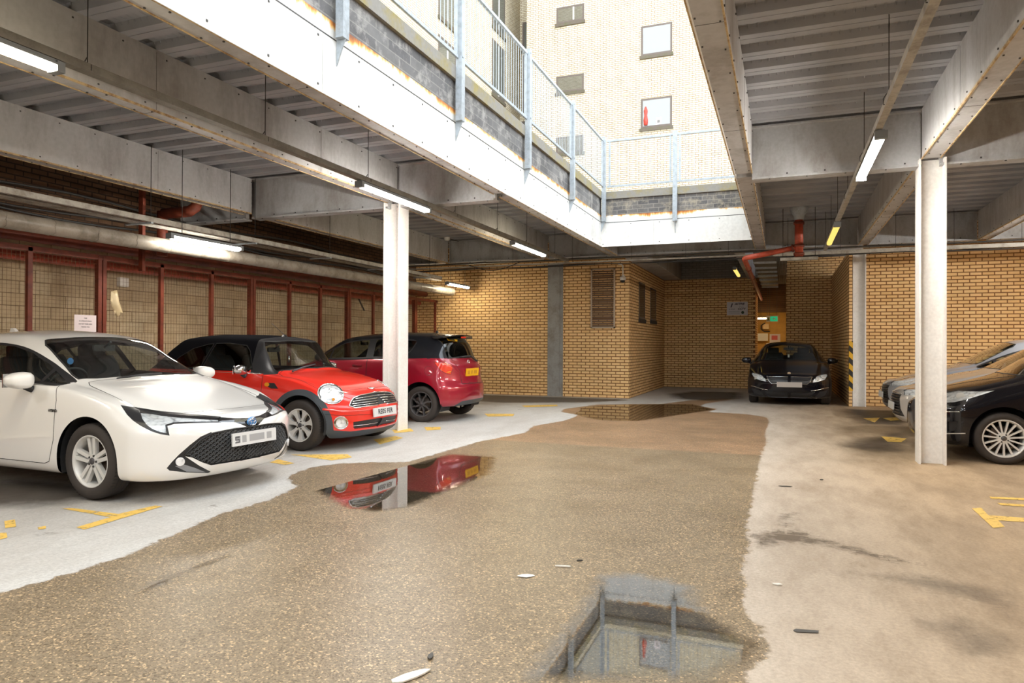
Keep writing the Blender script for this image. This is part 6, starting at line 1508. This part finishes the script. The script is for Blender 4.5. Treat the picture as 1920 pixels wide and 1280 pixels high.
cy.region('bumper_insert', [(848, 763), (866, 752), (912, 743.5), (916, 747), (914, 752), (866, 762.5), (852, 766)], 'px', M['clad'], mirror=False, filt=lambda n, p: n.x < -.1)
cy.region('bumper_insert', [(848, 763), (866, 752), (884, 748.8), (886, 760), (866, 762.5), (852, 766)], 'px', M['clad'], filt=lambda n, p: n.x < -.1)
cy.arch(DY, .355, .315); cy.arch(DY+2.51, .355, .315)
cy.finish()
cy.line('lower_crease', [(862, 703), (867, 720), (890, 718.5), (911, 716)], 'px', M['gap'], .0025, 0)
for mi in (False,): cy.line('reflector_strip', [(828, 681.8), (838, 683), (847, 685)], 'px', plain('pink_lens', srgb(244, 150, 120), .15, coat=1.), .007, .001, mirror=True)
cy.line('reversing_strip', [(838, 698), (845, 697)], 'px', M['amber'], .008, .001, mirror=True)
# fuel flap ring
E_ = ell(804, 695, 8.6, 8.6); cy.line('fuel_flap_seam', E_+E_[:1], 'px', M['gap'], .0016, 0, sub=2)
bm = B(); n = 14; r0, r1 = [], []
for i in range(n+1):
    y = -.60+1.20*i/n; k = 1-(abs(y)/.62)**4; xe = -(3.60+.105*k+.0); za = 1.455-.045*(abs(y)/.6)**2
    r0.append([bm.verts.new(q) for q in ((-3.36, y, za+.03), (xe, y, za+.005), (xe, y, za-.014), (-3.44, y, za-.03))])
for a, b in zip(r0, r0[1:]):
    for k in range(4): bm.faces.new((a[k], a[(k+1) % 4], b[(k+1) % 4], b[k]))
bm.faces.new(r0[0][::-1]); bm.faces.new(r0[-1]); cy.add('rear_spoiler', bm, M['roof_black'], False)
bm = B(); box(bm, -3.712, -3.706, -.10, .10, 1.40, 1.425); cy.add('high_brake_light', bm, M['redlens'])
bm = B(); q = [cy.hit(*a) for a in ((837, 634.5), (857, 637), (857, 640), (840, 639))]
if all(q): bm.faces.new([bm.verts.new(x-Vector((.006, 0, 0))) for x in q]); cy.add('window_sticker', bm, M['plate_y'])
cy.plate(0, .815, False, '', M['plate_y'], wid=.52, hei=.13, tilt=.10)
pl = [o for o in cy.root.children if o.name.startswith('number_plate')][-1]
bm = B()
for y, w_ in ((-.16, .10), (-.03, .09), (.12, .14)): box(bm, .0045, .005, y-w_/2, y+w_/2, -.03, .03)
obj('blurred_lettering', bm, plain('blurred_brown', srgb(206, 146, 30), .6), pl)
q = cy.rear(0, .985); p = cy.P(*q); bm = B(); tube(bm, [Vector((p.x-.01, .05*math.cos(a), p.z+.034*math.sin(a))) for a in [2*PI*k/20 for k in range(20)]], .006, 6, closed=True); tube(bm, [Vector((p.x-.01, .02*math.cos(a), p.z+.032*math.sin(a))) for a in [2*PI*k/20 for k in range(20)]], .004, 6, closed=True); cy.add('badge', bm, M['chrome'])
bm = B(); A, Bq, Cq = cy.hit(891, 676), cy.hit(878, 668), cy.hit(860, 668.5)
if A and Bq and Cq: tube(bm, [A+Vector((-.03, 0, .0)), Bq+Vector((-.04, 0, .01)), Cq+Vector((-.025, 0, 0))], [.018, .014, .008], 6); cy.add('rear_wiper', bm, M['trim'])
for sg, ph in ((1, .2), (-1, .5)):
    cy.wheel(DY, sg, .300, .205, 'y8', M['alloy_dark'], .195, phase=ph); cy.wheel(DY+2.51, sg, .300, .205, 'y8', M['alloy_dark'], .195, phase=ph+.2)
cy.cabin(1.1, 3.3, 1.25, seat_z=.6, dash=.98)
cy.doormirror(1.42, .92, 1.06, .075, .10, .07, M['roof_black'])
cy.handle(2.10, .93, M['dark_red']); cy.handle(2.92, .96, M['dark_red'])
p = cy.P(3.2, 1.); bm = B(); lathe(bm, [(.001, .04), (.012, .035), (.03, .0)], 12, 'z'); bmesh.ops.translate(bm, verts=bm.verts, vec=p); tube(bm, [p+Vector((0, 0, .03)), p+Vector((-.10, 0, .22))], .003, 6); cy.add('roof_antenna', bm, M['trim'])

# ------------------------------------------------------------------ black hatchback nosing out of the alcove
SPEC_P = scalespec(SPEC_A, 4.25, 1.80, 1.457)
cp = Car('hatchback_car', 'black hatchback facing the viewpoint from inside the brick alcove', SPEC_P, (.135, 16.60), math.radians(-90), 0., M['black_paint'])
doors(cp, -1.36, -2.45, -3.25)
hood = [(1.25, 1.), (1.24, .80), (1.17, .765), (1.0, .735), (.75, .70), (.55, .69), (.38, .71), (.26, .76), (.20, .82), (.17, 1.)]
cp.region('bonnet', cp.pp(hood+[(a, 2-b) for a, b in reversed(hood[1:-1])], 'top', 6), 'top', M['black_paint'], mirror=False, seam=.0025)
glasshouse(cp, [(1.27, 1.), (1.30, .86), (1.35, .775), (1.43, .757), (1.90, .752), (1.97, .80), (1.94, .9), (1.93, 1.)],
    [(-1.27, .95), (-1.46, 1.05), (-1.7, 1.16), (-1.95, 1.25), (-2.25, 1.305), (-2.65, 1.33), (-3.05, 1.32), (-3.42, 1.26), (-3.63, 1.17), (-3.66, 1.08), (-3.2, 1.02), (-2.4, .99), (-1.55, .96)],
    [(-1.52, -1.56, -1.66, -1.70), (-2.43, -2.53, -2.51, -2.61)], [(4.03, 1.), (4.00, .80), (3.94, .77), (3.60, .77), (3.58, .85), (3.56, 1.)], 'glass_m', 'glass_m')
cp.region('headlight', [(1409.5,700),(1411,697.5),(1420,699),(1429,703),(1434,709),(1436.5,715),(1428,713.5),(1414,708.5)], 'px', M['reflector'], inset=.02, gap=M['trim'], cover=('headlight_lens', M['lens']))
cp.region('grille', [(1437.5,705.5),(1445,706.5),(1477,706.5),(1477,718.5),(1447,718.5),(1441,713)], 'px', M['trim'], inset=.01, gap=M['chrome'])
cp.region('lower_intake', [(1432,731),(1452,734),(1477,735),(1477,746),(1448,745.5),(1438,741)], 'px', M['trim'], inset=.02, gap=M['trim'])
cp.region('side_intake', [(1409,728),(1424,731),(1432,741),(1427,743),(1414,737)], 'px', M['trim'], inset=.01, gap=M['trim'])
cp.arch(.90, .36, .32); cp.arch(.90+2.62, .36, .32)
cp.finish()
cp.line('grille_surround', [(1477,706),(1445,706),(1437.5,705),(1441,713),(1447,719),(1477,719)], 'px', M['chrome'], .007, .003, mirror=True)
cp.line('grille_bar', [(1444,711.5), (1477, 711.5)], 'px', M['gloss_black'], .006, .0, mirror=True)
cp.line('chrome_blade', [(1408.5, 723), (1416, 724.5), (1428, 728.5), (1440, 730.5)], 'px', M['chrome'], .009, .004, mirror=True)
cp.line('intake_trim', [(1430, 743), (1441, 748.5), (1477, 749.5)], 'px', plain('satin_grey', srgb(120, 118, 118), .35, metal=.6), .007, .002, mirror=True)
q = cp.px(1476, 700.5); p = cp.P(*q); bm = B(); prism(bm, [(-.03, -.035), (.03, -.035), (.035, .03), (0, .045), (-.035, .03)], 'x', 0, .008); bmesh.ops.translate(bm, verts=bm.verts, vec=(p.x-.003, 0, p.z)); cp.add('badge', bm, M['chrome'])
for cx_, cy_, rr_ in ((1417.5, 703.5, .062), (1427.5, 707.5, .045)):
    for sg in (0, 1):
        q = cp.px(cx_, cy_); q = (q[0], 2-q[1]) if sg else q; p = cp.P(*q); n = cp.nrm(q); bm = B(); tube(bm, [p-n*.018, p-n*.002], [rr_, rr_*.8], 16); cp.add('headlight_bulb', bm, M['lampwhite'])
cp.plate(0, .47, True, '', plain('grey_blur_plate', srgb(176, 168, 160), .5))
for sg in (-1, 1): cp.wheel(.90, sg, .317, .215, 'twin5', M['alloy'], .2); cp.wheel(.90+2.62, sg, .317, .215, 'twin5', M['alloy'], .2)
cp.cabin(1.30, 3.4, 1.2)
cp.doormirror(1.60, .975, .985, .075, .115, .07, M['black_paint'])
bm = B(); box(bm, -1.62, -1.61, -.02, .02, 1.06, 1.13); cp.add('hanging_tag', bm, M['white'])

# ------------------------------------------------------------------ the three cars at the photo edge
SPEC_F = scalespec(SPEC_Y, 3.97, 1.722, 1.49)
SPEC_F['flean'] = [(.15, -.05), (.3, 0), (.6, 0), (.72, -.07), (.9, -.09)]
cf = Car('hatchback_car', 'black hatchback with many spoked alloy wheels parked behind the slender white column', SPEC_F, (1.50, 10.14), math.radians(180), 0., M['black_paint'])
doors(cf, -1.30, -2.35, -3.1, .28)
glasshouse(cf, [(1.02, 1.), (1.06, .86), (1.15, .775), (1.22, .757), (1.62, .752), (1.70, .80), (1.66, .9), (1.64, 1.)],
    [(-1.20, 1.00), (-1.45, 1.16), (-1.7, 1.28), (-2.0, 1.34), (-2.5, 1.37), (-2.9, 1.36), (-3.16, 1.33), (-3.3, 1.2), (-3.2, 1.075), (-2.4, 1.035), (-1.6, 1.01)],
    [(-1.50, -1.53, -1.50, -1.53), (-2.26, -2.36, -2.20, -2.30)], [(3.77, 1.), (3.76, .80), (3.70, .765), (3.50, .765), (3.47, .82), (3.50, 1.)], 'glass_m', 'glass_m')
cf.region('headlight', [(1768,737),(1780,734.5),(1796,731.5),(1830,733),(1866,731.5),(1845,738.5),(1815,748),(1790,753.5),(1768,755)], 'px', M['reflector'], inset=.006, gap=M['trim'], cover=('headlight_lens', M['lens']))
cf.region('fog_recess', [(1774,790),(1797,789.5),(1790,807),(1774,810)], 'px', M['trim'], inset=.03, gap=M['trim'])
cf.region('grille', [(1708, 760), (1712, 748), (1730, 748), (1735, 775), (1712, 790)], 'px', M['trim'], mirror=False)
cf.region('lower_sill', below(.22, 1.1, 3.0), 'side', M['trim'], filt=lambda n, p: p.y > .3)
cf.arch(.83, .345, .305); cf.arch(.83+2.49, .345, .305)
cf.finish()
for cx_, cy_, rr_ in ((1800, 741, .05), (1822, 740, .038)):
    q = cf.px(cx_, cy_); p = cf.P(*q); n = cf.nrm(q); bm = B(); tube(bm, [p-n*.006, p+n*.0008], [rr_, rr_*.9], 16); cf.add('headlight_bulb', bm, M['lampwhite'])
cf.line('chrome_strip', [(1772, 771.5), (1800, 771.8)], 'px', M['chrome'], .005, .003)
cf.line('splitter_strip', [(1775, 812.5), (1810, 812)], 'px', M['alloy'], .006, .003)
cf.line('bonnet_seam', [(1770, 724), (1820, 715), (1870, 708), (1920, 703)], 'px', M['gap'], .003, 0)
for sg, ph in ((1, .1), (-1, .1)):
    cf.wheel(.83, sg, .293, .212, 'multi', M['alloy'], .195, phase=ph); cf.wheel(.83+2.49, sg, .293, .212, 'multi', M['alloy'], .195, phase=ph)
cf.cabin(1.1, 3.3, 1.22, seat_z=.58, dash=.96); cf.doormirror(1.42, .93, 1.04, .075, .10, .07, M['black_paint']); cf.handle(2.15, .9, M['black_paint'])
M['grey_paint'] = paint('warm_grey_metallic', srgb(176, 172, 168), metal=.0, rough=.3)
M['steel_paint'] = paint('slate_grey_metallic', srgb(140, 144, 152), metal=.0, rough=.3)
def edge_car(lab, spec, pos, pm, plate_y, zl=(.62, .74)):
    c = Car('hatchback_car', lab, spec, pos, math.radians(180), 0., pm); k = spec['mirror_z']/1.25
    doors(c, -1.36, -2.45, -3.25)
    glasshouse(c, [(1.30, 1.), (1.33, .86), (1.38, .775), (1.47, .757), (1.93, .752), (1.98, .80), (1.95, .9), (1.94, 1.)],
        [(-1.29, .925*k), (-1.5, 1.025*k), (-1.75, 1.135*k), (-2.0, 1.225*k), (-2.3, 1.285*k), (-2.7, 1.305*k), (-3.1, 1.295*k), (-3.5, 1.235*k), (-3.6, 1.15*k), (-3.6, 1.06*k), (-3.2, 1.00*k), (-2.5, .972*k), (-1.6, .94*k)],
        [(-1.56, -1.60, -1.70, -1.74), (-2.45, -2.55, -2.53, -2.63)], [(4.00, 1.), (3.98, .80), (3.92, .77), (3.58, .77), (3.56, .85), (3.54, 1.)], 'glass_m', 'glass_m')
    c.region('headlight', [(-.10, .60*k), (-.12, .69*k), (-.3, .735*k), (-.55, .775*k), (-.5, .70*k), (-.3, .62*k)], 'side', M['reflector'], filt=lambda n, p: p.y > .35 and n.y > -.2, inset=.015, gap=M['trim'], cover=('headlight_lens', M['lens']))
    c.region('grille', [(-.50, .28*k), (-.42, .40*k), (-.40, .60*k), (.40, .60*k), (.42, .40*k), (.50, .28*k)], 'front', M['trim'], mirror=False, filt=lambda n, p: n.x > .3, inset=.02, gap=M['trim'])
    c.arch(.92, .355, .315); c.arch(.92+2.62, .355, .315); c.finish()
    for i in range(7): c.line('grille_slat', [(-.40, (.33+.04*i)*k), (0, (.33+.04*i)*k), (.40, (.33+.04*i)*k)], 'front', M['gloss_black'], .007, -.004)
    c.line('grille_surround', [(-.42, .61*k), (0, .615*k), (.42, .61*k)], 'front', M['chrome'], .007, .004)
    c.plate(0, plate_y, True, '', tilt=.05)
    for sg in (-1, 1): c.wheel(.92, sg, .312, .215, 'twin5', M['alloy'], .2); c.wheel(.92+2.62, sg, .312, .215, 'twin5', M['alloy'], .2)
    c.cabin(1.32, 3.4, 1.19*k); c.doormirror(1.66, .975, .975*k, .075, .11, .07, pm); c.handle(2.28, .82*k, pm)
    return c
edge_car('warm grey hatchback squeezed between the black car and the slate grey car, slatted grille', scalespec(SPEC_A, 4.25, 1.77, 1.44), (1.60, 12.35), M['grey_paint'], .42)
edge_car('slate grey hatchback parked against the far buff brick wall', scalespec(SPEC_A, 4.28, 1.76, 1.49), (1.74, 14.75), M['steel_paint'], .45)
